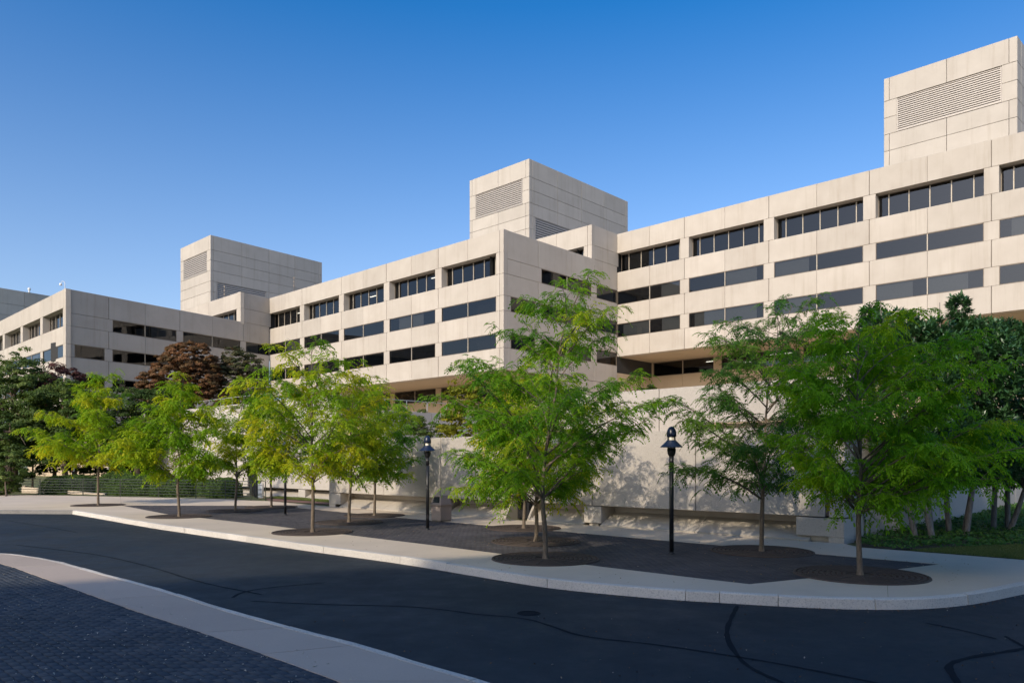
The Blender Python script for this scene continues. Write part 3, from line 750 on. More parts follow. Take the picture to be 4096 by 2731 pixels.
def side(root, P, d, n, s, ztop, joints, thick_j, rows, skip_first_A=True, t_end=None):
    """side face: joints are distances; windows between the thick joints; rows = how many ribbons"""
    z = ztop; hp = (PAR + TALL - WIN) * s; bands = [(z - hp, z)]; wins = []
    z -= hp
    for r in range(rows):
        wins.append((z - WIN * s, z)); z -= WIN * s; bands.append((z - PAN * s, z)); z -= PAN * s
    for z0, z1 in bands:
        for a, b in zip(joints[:-1], joints[1:]):
            ga = .03 if a in thick_j else .012; gb = .03 if b in thick_j else .012
            panel(root, P, d, n, a + ga, b - gb, z0 + .015, z1 - .015, 0, -.4, M['precast'])
        slabbox(root, P, d, n, joints[0] + .05, joints[-1] - .05, z0 + .05, z1 - .05, -.055, -.5, M['joint'], 'core')
    th = sorted(thick_j)
    for r, (z0, z1) in enumerate(wins):
        panel(root, P, d, n, joints[0] + .02, joints[1] - .02, z0 + .012, z1 - .012, -.004, -.4, M['precast'])     # corner piece
        spans = []
        if r == 0 and skip_first_A:
            panel(root, P, d, n, joints[1] + .015, th[0] + .5 * s, z0 + .012, z1 - .012, -.004, -.4, M['precast'])
        else:
            spans.append((joints[1] + .55, th[0] - .5 * s)); panel(root, P, d, n, joints[1] + .02, joints[1] + .52, z0 + .012, z1 - .012, -.012, -.4, M['precast'], name='pier')
            panel(root, P, d, n, th[0] - .48 * s, th[0] + .48 * s, z0 + .012, z1 - .012, -.012, -.4, M['precast'], name='pier')
        for a, b in zip(th[:-1], th[1:]): spans.append((a + .5 * s, b - .5 * s))
        for t in th[1:]:
            panel(root, P, d, n, t - .48 * s, t + .48 * s, z0 + .012, z1 - .012, -.012, -.4, M['precast'], name='pier')
        if joints[-1] - th[-1] > 1.2: spans.append((th[-1] + .5 * s, joints[-1] - .02))
        for a, b in spans:
            if b - a < .5: continue
            ml = [j for j in joints if a + .4 < j < b - .4]
            window(root, P, d, n, a, b, z0 + .01, z1 - .01, -.035, ml, M['frame'])
            interior(root, P, d, n, a - .3, b + .3, z0 - .2, z1 + .5, 4.5)
    return z

def roof(root, pts, z): 
    return poly('roof', pts, z, M['roof'], root, .4)

# ---- wing 1 (right)
C1 = at(2468.3, 88.0); s1 = 1.042; zt1 = zat(937, 88.0)
w1o = thing('office_wing', 'long sunlit right-hand office wing with four rows of dark ribbon windows', 'building', (C1[0], C1[1], 2.9))
def tf1(px): return on_line(C1, aR, px)
j1 = [0.0, tf1(2737.3), tf1(3075), tf1(3477), tf1(3965.5)]
bayw = j1[-1] - j1[-2]; j1 += [j1[-1] + bayw, j1[-1] + 2 * bayw]
_, zb1 = front(w1o, C1, aR, nA, s1, zt1, j1, start_pier=False)
groundfloor(w1o, C1, aR, nA, [-.3] + j1[1:], zb1, s1, 7.6, 12.75, 2.9,
            [(6.3, 2.2, zb1 - .25, .9), (8.4, 2.6, zb1 - .75, 1.0), (10.8, 2.4, zb1 - .72, 1.1), (14.5, 2.0, zb1 - .22, 3.4), (20.5, 2.4, zb1 - .7, 4.0), (31, 2.2, zb1 - .3, 3.0)])
rp = [C1, add(C1, aR, j1[-1]), add(add(C1, aR, j1[-1]), bW, 32), add(C1, bW, 32)]
roof(w1o, [add(p, nA, -1.0) if i < 2 else p for i, p in enumerate(rp)], zt1 - .35)
slabbox(w1o, add(C1, aR, j1[-1]), bW, (bW[1], -bW[0]), 0, 32, zb1, zt1 - .01, 0, -.5, M['precast'], 'end_wall')

# ---- wing 2 (centre)
C2 = at(2014.4, 73.7); s2 = 1.0; zt2 = zat(915.7, 73.7)
bd2 = unit((C1[0] - C2[0], C1[1] - C2[1])); bo2 = (bd2[1], -bd2[0]); len2 = math.dist(C1, C2)
w2o = thing('office_wing', 'centre office wing stepping forward with a shaded side face', 'building', (C2[0], C2[1], 2.9))
def tf2(px): return on_line(C2, aL, px)
def ts2(px): return on_line(C2, bd2, px)
j2f = [tf2(1998.5), tf2(1752.8), tf2(1545.7), tf2(1364.9), tf2(1207.5), tf2(1077.4)]
panel(w2o, C2, aL, nA, .0, j2f[0] - .02, zt2 - PAR, zt2, 0, -.55, M['precast'], name='corner_panel')
_z = zt2 - PAR
for h, nm in ((TALL, 'p'), (PAN, 'p'), (WIN, 'p'), (PAN, 'p'), (WIN, 'p'), (PAN, 'p')):
    panel(w2o, C2, aL, nA, .0, j2f[0] - .02, _z - h + .012, _z - .012, 0, -.55, M['precast'], name='corner_panel'); _z -= h
_, zb2 = front(w2o, C2, aL, nA, s2, zt2, j2f, end_pier=False, strips=True)
groundfloor(w2o, C2, aL, nA, [1.2] + j2f[1:], zb2, s2, 8.0, zat(1598.3, 90.5), 2.9)
jside2 = [0.0, ts2(2029.6), ts2(2153.9), ts2(2269.7), ts2(2377.3), len2]
zs2 = side(w2o, C2, bd2, bo2, s2, zt2, jside2, [jside2[2], jside2[4]], 3)
for a, b in zip(jside2[1:-1], jside2[2:]):
    panel(w2o, C2, bd2, bo2, max(a, 7.9) + .015, b - .015, 2.9, zs2 - .02, -.02, -.4, M['precast'])
for _z0, _z1, _m, _o in ((2.9, 12.6, 'beige', 0), (12.62, zb1, 'interior', -.05)):
    slabbox(w2o, C2, bd2, bo2, len2 + .02, len2 + 8.2, _z0, _z1, _o, -.5, M[_m], 'return_wall')
slabbox(w2o, C2, bd2, bo2, len2 + .02, len2 + 1.6, zb1, zt2, -.12, -.6, M['interior'], 'return_wall')
roof(w2o, [add(add(C2, bd2, 1.0), aL, .5), add(add(C2, aL, j2f[-1]), bd2, 1), add(add(C2, aL, j2f[-1] + 1), bW, 30), add(add(C2, bd2, 18), aL, .5)], zt2 - .35)

# ---- upper block stepping up between wing 2 and wing 1
dM2 = 73.7 * (4808 - 2014.4) / (4808 - 2366.8)
CM2 = at(2366.8, dM2); ztm2 = zt1
m2 = thing('office_block', 'narrow raised block in front of the middle tower louvres', 'building', (CM2[0], CM2[1], zt2 - .3))
def tm2(px): return on_line(CM2, aL, px)
jm = [tm2(2350), tm2(2110), tm2(1905)]
panel(m2, CM2, aL, nA, 0, jm[0] - .02, ztm2 - PAR * s1, ztm2, 0, -.55, M['precast'], name='corner_panel')
panel(m2, CM2, aL, nA, 0, jm[0] - .02, ztm2 - (PAR + TALL) * s1, ztm2 - PAR * s1 - .025, 0, -.55, M['precast'], name='corner_panel')
front(m2, CM2, aL, nA, s1, ztm2, jm, rows=2, end_pier=False)
lm = math.dist(CM2, C1); bdm = unit((C1[0] - CM2[0], C1[1] - CM2[1])); bom = (bdm[1], -bdm[0])
pj = on_line(CM2, bdm, 2377.3)
for a, b in ((0.0, pj), (pj, lm + .3)):
    panel(m2, CM2, bdm, bom, a + .012, b - .02, ztm2 - PAR * s1 + .012, ztm2, .0, -.5, M['precast'])
    panel(m2, CM2, bdm, bom, a + .012, b - .02, zt2 + .01, ztm2 - PAR * s1 - .012, .0, -.5, M['precast'])
slabbox(m2, CM2, bdm, bom, .1, lm, zt2, ztm2 - .05, -.06, -.6, M['joint'], 'core')
roof(m2, [add(add(CM2, bdm, .8), aL, .6), add(add(CM2, aL, 26), bdm, .8), add(add(CM2, aL, 26), bW, 30), add(add(CM2, bW, 30), aL, .8)], ztm2 - .35)

# ---- wing 3 (left)
d3 = 81.6; C3 = at(262.6, d3); s3 = .9276; zt3 = zat(1152.7, d3)
E3 = add(C2, aL, j2f[-1]); bd3 = unit((E3[0] - C3[0], E3[1] - C3[1])); bo3 = (bd3[1], -bd3[0]); len3 = math.dist(E3, C3)
w3o = thing('office_wing', 'left office wing whose shaded side face rises behind the copper tree', 'building', (C3[0], C3[1], 0))
def tf3(px): return on_line(C3, aL, px)
def ts3(px): return on_line(C3, bd3, px)
j3f = [tf3(256.8), tf3(165), tf3(86), tf3(14.3)]
bw3 = j3f[-1] - j3f[-2]; j3f += [j3f[-1] + bw3, j3f[-1] + 2 * bw3]
_z = zt3
for h in (PAR, TALL, PAN, WIN, PAN, WIN, PAN):
    panel(w3o, C3, aL, nA, .0, j3f[0] - .02, _z - h * s3 + .012, _z - .012, 0, -.5, M['precast'], name='corner_panel'); _z -= h * s3
_, zb3 = front(w3o, C3, aL, nA, s3, zt3, j3f)
groundfloor(w3o, C3, aL, nA, [1.2] + j3f[1:], zb3, s3, 7.0, zb3 - 1.7, 0)
jside3 = [0.0, ts3(279.8), ts3(435.2), ts3(581), ts3(719.8), ts3(849.9), ts3(973.3), len3]
zs3 = side(w3o, C3, bd3, bo3, s3, zt3, jside3, [jside3[2], jside3[4], jside3[6]], 3)
for a, b in zip(jside3[1:-1], jside3[2:]):
    panel(w3o, C3, bd3, bo3, max(a, 6.9) + .015, b - .015, 0, zs3 - .02, -.02, -.4, M['precast'])
roof(w3o, [add(add(C3, bd3, 1), aL, .6), add(add(C3, aL, j3f[-1]), bd3, 1), add(add(C3, aL, j3f[-1]), bd3, 24), add(add(C3, bd3, 24), aL, .6)], zt3 - .35)

# ---- upper block between wing 3 and wing 2
tM3 = ts3(962.3); CM3 = add(C3, bd3, tM3)
m3 = thing('office_block', 'narrow raised block in front of the left tower louvres', 'building', (CM3[0], CM3[1], zt3 - .3))
def tm3(px): return on_line(CM3, aL, px)
jm3 = [tm3(953), tm3(834), tm3(730)]
panel(m3, CM3, aL, nA, 0, jm3[0] - .02, zt2 - PAR * s2, zt2, 0, -.5, M['precast'], name='corner_panel')
panel(m3, CM3, aL, nA, 0, jm3[0] - .02, zt2 - (PAR + TALL) * s2, zt2 - PAR * s2 - .025, 0, -.5, M['precast'], name='corner_panel')
front(m3, CM3, aL, nA, s2, zt2, jm3, rows=2, end_pier=False)
lm3 = math.dist(CM3, E3); pj3 = on_line(CM3, bd3, 973.3)
for a, b in ((0.0, pj3), (pj3, lm3 + .3)):
    panel(m3, CM3, bd3, bo3, a + .012, b - .02, zt2 - PAR * s2 + .012, zt2, .0, -.5, M['precast'])
    panel(m3, CM3, bd3, bo3, a + .012, b - .02, zt3 + .01, zt2 - PAR * s2 - .012, .0, -.5, M['precast'])
slabbox(m3, CM3, bd3, bo3, .1, lm3, zt3, zt2 - .05, -.06, -.6, M['joint'], 'core')
roof(m3, [add(add(CM3, bd3, .8), aL, .6), add(add(CM3, aL, 24), bd3, .8), add(add(CM3, aL, 24), bW, 30), add(add(CM3, bd3, 30), aL, .8)], zt2 - .35)

# ---- plant towers
def louver(root, P, d, n, t0, t1, z0, z1, slats, mat):
    lv = slabbox(root, P, d, n, t0, t1, z0, z1, -.16, -.22, M['louver_dark'], 'louver')
    fr = MB()
    for a, b, c, e in ((t0, t1, z0, z0 + .06), (t0, t1, z1 - .06, z1), (t0, t0 + .07, z0 + .06, z1 - .06), (t1 - .07, t1, z0 + .06, z1 - .06)):
        fr.hexa([P3(P, d, t, n, o, z) for z in (c, e) for t, o in ((a, -.16), (b, -.16), (b, .01), (a, .01))])
    fr.build('frame', mat, lv)
    sl = MB(); h = (z1 - z0 - .12) / slats
    for k in range(slats):
        z = z0 + .06 + k * h
        sl.hexa([P3(P, d, t, n, o, zz) for t in (t0 + .07, t1 - .07) for o, zz in ((-.01, z + h * .08), (-.01, z + h * .52), (-.12, z + h * .96), (-.12, z + h * .80))])
    o = sl.build('slat_array', mat, lv); o['kind'] = 'stuff'
    return lv
def tower(label, px_c, dc, ytop, px_l, px_r, vpb, top_h, row_h, nrows, fj, fl, sj, sl, sl_rows=(4, 6), thick=(), n_sl=12, gm='tower'):
    C = at(px_c, dc); zt = zat(ytop, dc); bd = dirvp(vpb); bo = (bd[1], -bd[0])
    zs = [zt, zt - top_h] + [zt - top_h - row_h * (k + 1) for k in range(nrows)]
    r = thing('plant_tower', label, 'tower', (C[0], C[1], zs[-1]))
    def tf(px): return on_line(C, aL, px)
    def ts(px): return on_line(C, bd, px)
    TL, TR = tf(px_l), ts(px_r)
    F_ = [0.0] + [tf(p) for p in fj] + [TL]; S_ = [0.0] + [ts(p) for p in sj] + [TR]
    l0, l1 = tf(fl[1]), tf(fl[0])
    for k in range(len(zs) - 1):
        z1, z0 = zs[k], zs[k + 1]
        lou = k in (1, 2)
        for a, b in zip(F_[:-1], F_[1:]):
            if lou: 
                continue
            panel(r, C, aL, nA, a + .02, b - .02, z0 + .018, z1 - .018 * (k > 0), 0, -.35, M[gm])
        if lou:
            panel(r, C, aL, nA, .02, l0 - .015, z0 + .018, z1 - .018, 0, -.35, M[gm]); panel(r, C, aL, nA, l1 + .015, TL - .02, z0 + .018, z1 - .018, 0, -.35, M[gm])
        s0, s1_ = (ts(sl[0]), ts(sl[1])) if sl else (0, 0)
        for a, b in zip(S_[:-1], S_[1:]):
            if sl and sl_rows[0] <= k < sl_rows[1]:
                if b <= s0 + .05 or a >= s1_ - .05: pass
                elif a < s0 < b: b = s0
                elif a < s1_ < b: a = s1_
                else: continue
                if a >= s0 and b <= s1_: continue
            panel(r, C, bd, bo, a + (.03 if a in [S_[i] for i in thick] else .014), b - .02, z0 + .018, z1 - .018 * (k > 0), 0, -.35, M[gm])
    louver(r, C, aL, nA, l0, l1, zs[3] + .05, zs[1] - .10, n_sl, M['louver'])
    if sl: louver(r, C, bd, bo, ts(sl[0]) + .03, ts(sl[1]) - .03, zs[sl_rows[1]] + .05, zs[sl_rows[0]] - .05, 10, M['louver'])
    # dark core behind the joints
    pts = [P3(C, aL, .04, nA, -.07, 0)[:2], P3(C, aL, TL - .04, nA, -.07, 0)[:2]]
    q = [add(add(C, aL, .07), bd, .07), add(add(C, aL, TL - .07), bd, .07), add(add(C, aL, TL - .07), bd, TR - .07), add(add(C, aL, .07), bd, TR - .07)]
    k1 = [add(add(C, aL, .26), bd, .26), add(add(C, aL, TL - .26), bd, .26), add(add(C, aL, TL - .26), bd, TR - .26), add(add(C, aL, .26), bd, TR - .26)]
    poly('core', k1, zt - .1, M['joint'], r, zt - .1 - zs[-1])
    return r, C, zt, bd
tower('tall middle plant tower with louvres above the centre wing', 2116.6, 98.0, 634.4, 1878, 2511.7, 4880, 2.336, 1.694, 9,
      (2102.7, 1992.3, 1888.5), (1901.9, 2088.9), (2128.6, 2230, 2326, 2416, 2502), (2140.5, 2315), thick=(1, 3, 5))
tower('large near plant tower with wide louvre at the right edge', 4069.2, 70.9, 143.0, 3534.8, 4700, 5250, 2.39, 1.765, 8,
      (4035.7, 3786, 3557), (3587.5, 4006), (4085, 4240, 4380, 4520, 4680), None, thick=(1, 3), n_sl=15)
tower('smaller plant tower with louvres above the left wing', 841.7, 115.0, 939.4, 721.7, 1288.3, 4480, 2.226, 1.61, 9,
      (834.6, 779.6, 728.4), (734, 827.4), (853.7, 967.5, 1076, 1179.8, 1276.4), (868, 1064), thick=(1, 3, 5), n_sl=10)
# far tower whose shaded side shows at the left edge
C4 = at(-260, 140.0); bd4 = dirvp(4250); zt4 = zat(1108, 140.0)
t4 = thing('plant_tower', 'distant grey tower side at the far left edge', 'tower', (C4[0], C4[1], zt4 - 16)); bo4 = (bd4[1], -bd4[0])
s4 = [on_line(C4, bd4, p) for p in (-260, -120, 98, 260, 420)]
zz = [zt4, zt4 - 3.0] + [zt4 - 3.0 - 2.25 * (k + 1) for k in range(6)]
for k in range(len(zz) - 1):
    for a, b in zip(s4[:-1], s4[1:]): panel(t4, C4, bd4, bo4, a + .02, b - .02, zz[k + 1] + .02, zz[k] - .02, 0, -.4, M['tower'])
poly('core', [add(add(C4, aL, .2), bd4, .2), add(add(C4, aL, 14), bd4, .2), add(add(C4, aL, 14), bd4, s4[-1] - .2), add(add(C4, aL, .2), bd4, s4[-1] - .2)], zt4 - .1, M['joint'], t4, 16)
# roof odds and ends
p = add(C3, aL, .25)
sc_ = thing('security_camera', 'small white camera on a hooked bracket at the left roof corner', 'camera', (p[0], p[1], zt3))
MB().tube([(p[0], p[1], zt3), (p[0], p[1], zt3 + .62), (p[0] - .10, p[1], zt3 + .78), (p[0] - .32, p[1], zt3 + .80), (p[0] - .44, p[1], zt3 + .62)], .03, 6).build('bracket', M['white_paint'], sc_)
MB().lathe([(0, -.02), (.13, .02), (.15, .14), (.10, .26), (0, .28)], 12, (p[0] - .46, p[1], zt3 + .32)).build('dome', M['white_paint'], sc_, True)
pv = add(C4, bd4, on_line(C4, bd4, 103))
rv = thing('roof_vent', 'small white roof vent on the distant left tower', 'vent', (pv[0], pv[1], zt4))
MB().lathe([(.16, 0), (.16, .5), (.28, .55), (.28, .9), (.05, 1.05), (0, 1.05)], 12, (pv[0] + .4, pv[1] + .5, zt4 - .05)).build('cowl', M['white_paint'], rv)
for px, Y, y0, y1, lab in ((1176, 108, 1103, 1163, 'thin antenna mast in front of the left tower shaded side'), (897.7, 107, 1137, 1195, 'thin antenna mast in front of the left tower louvre')):
    p = at(px, Y); za, zb = zat(y1 + 25, Y), zat(y0, Y)
    am = thing('antenna_mast', lab, 'antenna', (p[0], p[1], za))
    MB().tube([(p[0], p[1], za), (p[0], p[1], zb)], [.05, .03], 6).build('pole', M['frame'], am)
    for k in range(3): MB().box((p[0], p[1] - .05, zb - .35 - k * .55), (.13, .06, .2)).build('dipole', M['frame'], am)

# ---- tall office block behind the viewpoint that shades the foreground
eO = unit((math.sin(math.radians(64)), math.cos(math.radians(64)))); nO = (-eO[1], eO[0])
HB = 34.0; G0 = (-1.95, 17.1); sh = HB / math.tan(math.radians(SUN_EL))
L0 = (G0[0] - math.sin(_a) * sh, G0[1] - math.cos(_a) * sh)
A0, A1 = add(L0, eO, -34), add(L0, eO, 50)
ob = thing('office_block', 'tall concrete office block behind the viewpoint', 'building', (A0[0], A0[1], -.3))
LB = math.dist(A0, A1)
for fl in range(9):
    z0 = -.05 + fl * 3.75
    slabbox(ob, A0, eO, nO, 0, LB, z0 + 1.7, z0 + 3.75 + (.3 if fl == 8 else 0), 0, -26, M['precast'], 'spandrel_band')
    slabbox(ob, A0, eO, nO, .3, LB - .3, z0, z0 + 1.7, -.15, -25.8, M['interior'], 'storey_core')
    for k in range(int(LB / 8.1)):
        mobj('window_pane', outward(eO, nO, [P3(A0, eO, t, nO, -.10, z) for t, z in ((k * 8.1 + .6, z0), (k * 8.1 + 7.6, z0), (k * 8.1 + 7.6, z0 + 1.7), (k * 8.1 + .6, z0 + 1.7))]), [(0, 1, 2, 3)], M['glass'], ob, fix=False)
        slabbox(ob, A0, eO, nO, k * 8.1 - .4, k * 8.1 + .58, z0, z0 + 1.7, -.02, -.5, M['precast'], 'pier')

# ================================================================== PLAZA OBJECTS
# tree list: base pixel, profile of (height, left reach, right reach), leaf material, leaf detail, seed
TREES = [
 ('far left honeylocust with rounded yellow-green crown beside the pavement', (393,2020), [(1.5,1.6,1.2),(2.2,3.1,2.3),(3.5,3.0,2.5),(4.4,2.7,2.2),(5.1,2.3,1.8),(6.1,.7,1.4),(6.7,.1,.9)], 'locust_yellow', 5, 1.35),
 ('narrow upright yellow-green honeylocust, second from the left along the kerb', (717,2065), [(1.3,1.3,.8),(1.7,2.1,1.3),(2.9,2.3,1.6),(4.1,1.4,1.4),(5.0,.7,.8),(5.75,.1,.5)], 'locust_yellow', 5, 1.45),
 ('small yellow-green honeylocust in front of the rightmost clipped hedge', (941,2042), [(1.4,.8,1.0),(1.9,1.3,2.0),(3.4,1.3,2.1),(4.8,.7,1.6),(5.8,-.2,.9)], 'locust_yellow', 5, 1.45),
 ('slim honeylocust near the grass strip left of a black lamp post', (1085.6,2027.5), [(1.4,.7,1.0),(1.9,1.0,1.7),(3.4,1.2,2.1),(4.8,.8,1.6),(5.7,0,.8)], 'locust_green', 5, 1.4),
 ('broad vase-shaped honeylocust on the kerb side, left of the litter bin', (1250,2127.5), [(1.4,.9,1.2),(1.8,1.9,1.9),(3.0,2.3,2.1),(4.0,2.0,2.2),(4.8,1.9,2.1),(5.5,1.7,1.6),(6.0,1.0,.9)], 'locust_yellow', 6, 1.25),
 ('honeylocust with forked low branch in the middle of the brick plaza', (1396,2088), [(1.3,.5,.9),(1.7,.9,1.6),(2.5,1.1,2.0),(3.8,1.3,2.2),(4.8,.7,1.5),(5.3,.1,.6)], 'locust_yellow', 6, 1.3),
 ('honeylocust nearest the wall, left of the lamp and litter bin', (1498,2061), [(1.2,.6,.8),(1.6,.9,1.6),(2.3,1.0,2.0),(3.3,1.3,1.8),(4.5,.9,1.3),(5.2,.2,.5)], 'locust_green', 6, 1.3),
 ('tallest honeylocust in the centre with a long leaning leader', (2182,2234), [(1.25,.9,.8),(1.8,2.35,1.7),(2.8,2.0,2.1),(3.3,2.2,2.5),(4.0,2.2,2.35),(4.8,2.1,1.8),(5.3,1.0,1.3),(5.8,.75,1.9),(6.35,-.2,1.5)], 'locust_green', 8, 1.0),
 ('honeylocust with bright lower leaves partly hidden behind the tallest centre tree', (2142.6,2165), [(.95,.8,.8),(1.4,2.2,1.9),(2.4,1.9,2.2),(3.5,1.7,1.8),(4.6,1.0,1.1),(5.2,.1,.4)], 'locust_yellow', 6, 1.2),
 ('slender honeylocust in front of the dark double door', (2095,2112), [(1.0,.6,.6),(1.6,1.5,1.6),(2.6,1.7,1.7),(3.8,1.2,1.3),(4.9,.2,.4)], 'locust_yellow', 6, 1.3),
 ('deep green sparse honeylocust right of the right-hand lamp post', (3046,2204), [(1.2,1.6,.6),(1.5,2.6,.7),(2.2,2.4,.9),(2.9,2.3,1.1),(3.4,2.7,1.2),(4.2,1.7,1.3),(5.0,2.05,1.6),(5.7,1.2,1.5),(6.3,-.3,1.4)], 'locust_dark', 8, 1.0),
 ('wide dense green honeylocust at the right end of the brick plaza', (3440.5,2298.5), [(1.15,.5,1.0),(1.45,.95,2.2),(2.05,1.3,2.75),(2.75,1.65,2.65),(3.35,1.7,2.3),(4.0,1.5,2.2),(4.6,1.4,1.85),(4.95,1.1,1.6),(5.2,.8,.5)], 'locust_bright', 8, 1.0),
]
def leaf_template(pairs):
    """pinnate leaf: rhombic leaflets along an arching rachis; (u, v, w) = along, across, up"""
    V = []; Q = []
    for k in range(pairs):
        u = .14 + .84 * (k + .5) / pairs; L = .215 * (1 - .35 * abs(2 * (k + .5) / pairs - .9)); w = .56 / pairs
        for s in (-1, 1):
            n = len(V)
            V += [(u, 0, 0), (u + w * .9, s * L * .45, -.04), (u + w * .55, s * L, -.13), (u - w * .35, s * L * .5, -.06)]
            Q.append((n, n + 1, n + 2, n + 3))
    return np.array(V), np.array(Q)
def pinnate_leaves(Pn, Dn, length, droop, pairs, tint):
    T, Q = leaf_template(pairs); n = len(Pn); zh = np.array([0, 0, 1.0])
    side_ = np.cross(Dn, zh); side_ /= (np.linalg.norm(side_, axis=1, keepdims=True) + 1e-9)
    up = np.cross(side_, Dn); roll = rng.normal(0, .5, n)[:, None]
    sd = side_ * np.cos(roll) + up * np.sin(roll); up2 = up * np.cos(roll) - side_ * np.sin(roll)
    u = T[:, 0][None, :, None]; v = T[:, 1][None, :, None]; w = T[:, 2][None, :, None]; L = length[:, None, None]
    V = Pn[:, None, :] + L * (u * Dn[:, None, :] + v * sd[:, None, :] + w * up2[:, None, :]) - (L * droop[:, None, None] * u ** 2) * zh
    Qa = (np.arange(n)[:, None, None] * len(T) + Q[None]).reshape(-1, 4)
    return V.reshape(-1, 3), Qa, np.repeat(tint, len(T))
LIFT = [.65, .40, .35, .35, .40, .35, .35, .35, .25, .35, .30, .25]
DENS = [.75, .75, .65, .55, .58, .60, .62, .78, .62, .55, .72, .92]
def locust(i, label, basepx, prof, mat, pairs, lscale):
    dz, dens = LIFT[i], DENS[i]
    r = np.random.default_rng(100 + i); bx, by = gp(*basepx)
    root = thing('honeylocust_tree', label, 'tree', (bx, by, 0.0), 'honeylocust trees planted in the plaza')
    prof = [(z + dz * max(0, 1 - (z - prof[0][0]) / 2.2), a, b) for z, a, b in prof]
    hs = [p[0] for p in prof]; Ls = [p[1] for p in prof]; Rs = [p[2] for p in prof]; zt = hs[-1]; zb = hs[0]
    def env(z): return np.interp(z, hs, Ls), np.interp(z, hs, Rs)
    top_off = (Rs[-1] - Ls[-1]) / 2
    wob = r.normal(0, .05, 6)
    def trunk(z):
        q = max(0, (z - zb) / (zt - zb)); x = top_off * q ** 2.2 + np.interp(z, np.linspace(0, zt, 6), wob) * min(1, z / zb) ; y = np.interp(z, np.linspace(0, zt, 6), wob[::-1]) * min(1, z / zb)
        return np.array([x, y, z])
    r0 = .040 + .003 * zt
    mb = MB()
    zsn = np.concatenate([[-.02, .05, .12], np.linspace(.3, zt * .97, 14)])
    def trad(z):
        if z < .12: return r0 * (1.35 - 2.4 * z)
        return max(.008, r0 * (1 - .20 * min(1, z / zb)) * (1 - max(0, z - zb) / (zt - zb) * .93) * (1.05 if z < zb else .9))
    mb.tube([trunk(z) if z > 0 else (0, 0, z) for z in zsn], [trad(z) for z in zsn], 8)
    P_, D_, C_ = [], [], []
    nl = (50 if i == 11 else 40) if pairs > 6 else 32
    for k in range(nl):
        f = (k + .5) / nl; ztip = zb + .12 + (zt - zb - .1) * min(1, max(0, f ** .95 + r.normal(0, .025)))
        az = k * 2.39996 + r.normal(0, .45); el, er = env(ztip)
        ca, sa = math.cos(az), math.sin(az)
        R = (er if ca > 0 else el) * abs(ca) ** 1.0 + (.5 * (abs(el) + abs(er))) * .92 * (1 - abs(ca))
        R *= r.uniform(.68, 1.14)
        if R < .18: R = .18
        zs_ = max(zb * .86, ztip - R * r.uniform(.42, .85)); S = trunk(zs_)
        cen_x = trunk(ztip)[0] if ztip > zb + .75 * (zt - zb) else 0
        tip = np.array([R * ca, R * sa, ztip + r.normal(0, .08)])
        if (er if ca > 0 else el) < 0: tip[0] = trunk(ztip)[0] + .15 * ca
        n = 7; ts = np.linspace(0, 1, n); mid = S * .45 + tip * .55 + np.array([0, 0, .16 * R]) + r.normal(0, .05, 3)
        pts = [(1 - t) ** 2 * S + 2 * t * (1 - t) * mid + t * t * tip for t in ts]
        rr = min(trad(zs_) * .60, .008 + .007 * R)
        mb.tube(pts, [rr * (1 - .82 * t) + .003 for t in ts], 5, False)
        ctint = np.clip(r.normal((.55 if i == 11 else .58) if mat == 'locust_yellow' else .42, .22), 0, 1)
        nsec = max(5, int(R * 7.5))
        for q in range(nsec + 1):
            t = .22 + .78 * (q + r.uniform(0, .7)) / (nsec + .7); t = min(t, 1)
            p0 = (1 - t) ** 2 * S + 2 * t * (1 - t) * mid + t * t * tip
            dv = 2 * (1 - t) * (mid - S) + 2 * t * (tip - mid); dv /= np.linalg.norm(dv) + 1e-9
            yaw = r.choice((-1, 1)) * r.uniform(.25, 1.6) if q < nsec else 0
            c, s_ = math.cos(yaw), math.sin(yaw)
            d2 = np.array([dv[0] * c - dv[1] * s_, dv[0] * s_ + dv[1] * c, dv[2] * .5 + r.normal(.10, .36)]); d2 /= np.linalg.norm(d2)
            sl = (.22 + .30 * R * (1.1 - t) + .12 * r.random()) * (1.0 if R > .6 else .7)
            bend = np.array([0, 0, -.22 * sl])
            e = p0 + d2 * sl + bend
            mb.tube([p0, p0 + d2 * sl * .55, e], [.006, .0045, .002], 3, False)
            nn = max(2, int(sl / .075)); ct = np.clip(ctint + r.normal(0, .12), 0, 1)
            for m_ in range(nn + 1):
                g = m_ / nn if nn else 1
                if r.random() > dens: continue
                pos = p0 + d2 * sl * g + bend * g * g
                for w in range(3 if r.random() < .2 else 2):
                    th = r.uniform(0, 6.283); dd = d2 * .45 + np.array([math.cos(th), math.sin(th), r.normal(.30, .25)]) * .8
                    P_.append(pos + r.normal(0, .012, 3)); D_.append(dd / np.linalg.norm(dd)); C_.append(np.clip(ct + r.normal(0, .10), 0, 1))
    P_ = np.array(P_); D_ = np.array(D_); C_ = np.array(C_)
    ln = r.uniform(.18, .31, len(P_)) * lscale
    global rng
    V, Q, T = pinnate_leaves(P_, D_, ln, r.uniform(.45, 1.1, len(P_)), {8: 5, 6: 4, 5: 4}[pairs], C_)
    o = link('crown', fast_mesh('crown', V, Q, M[mat], T), root)
    tr = link('trunk', mesh_from('trunk', mb.V, mb.F, M['bark'], True, False), root)
    return root, len(Q)
NF = 0
for i, (lab, bpx, prof, mat, pairs, ls) in enumerate(TREES):
    _, n = locust(i, lab, bpx, prof, mat, pairs, ls); NF += n

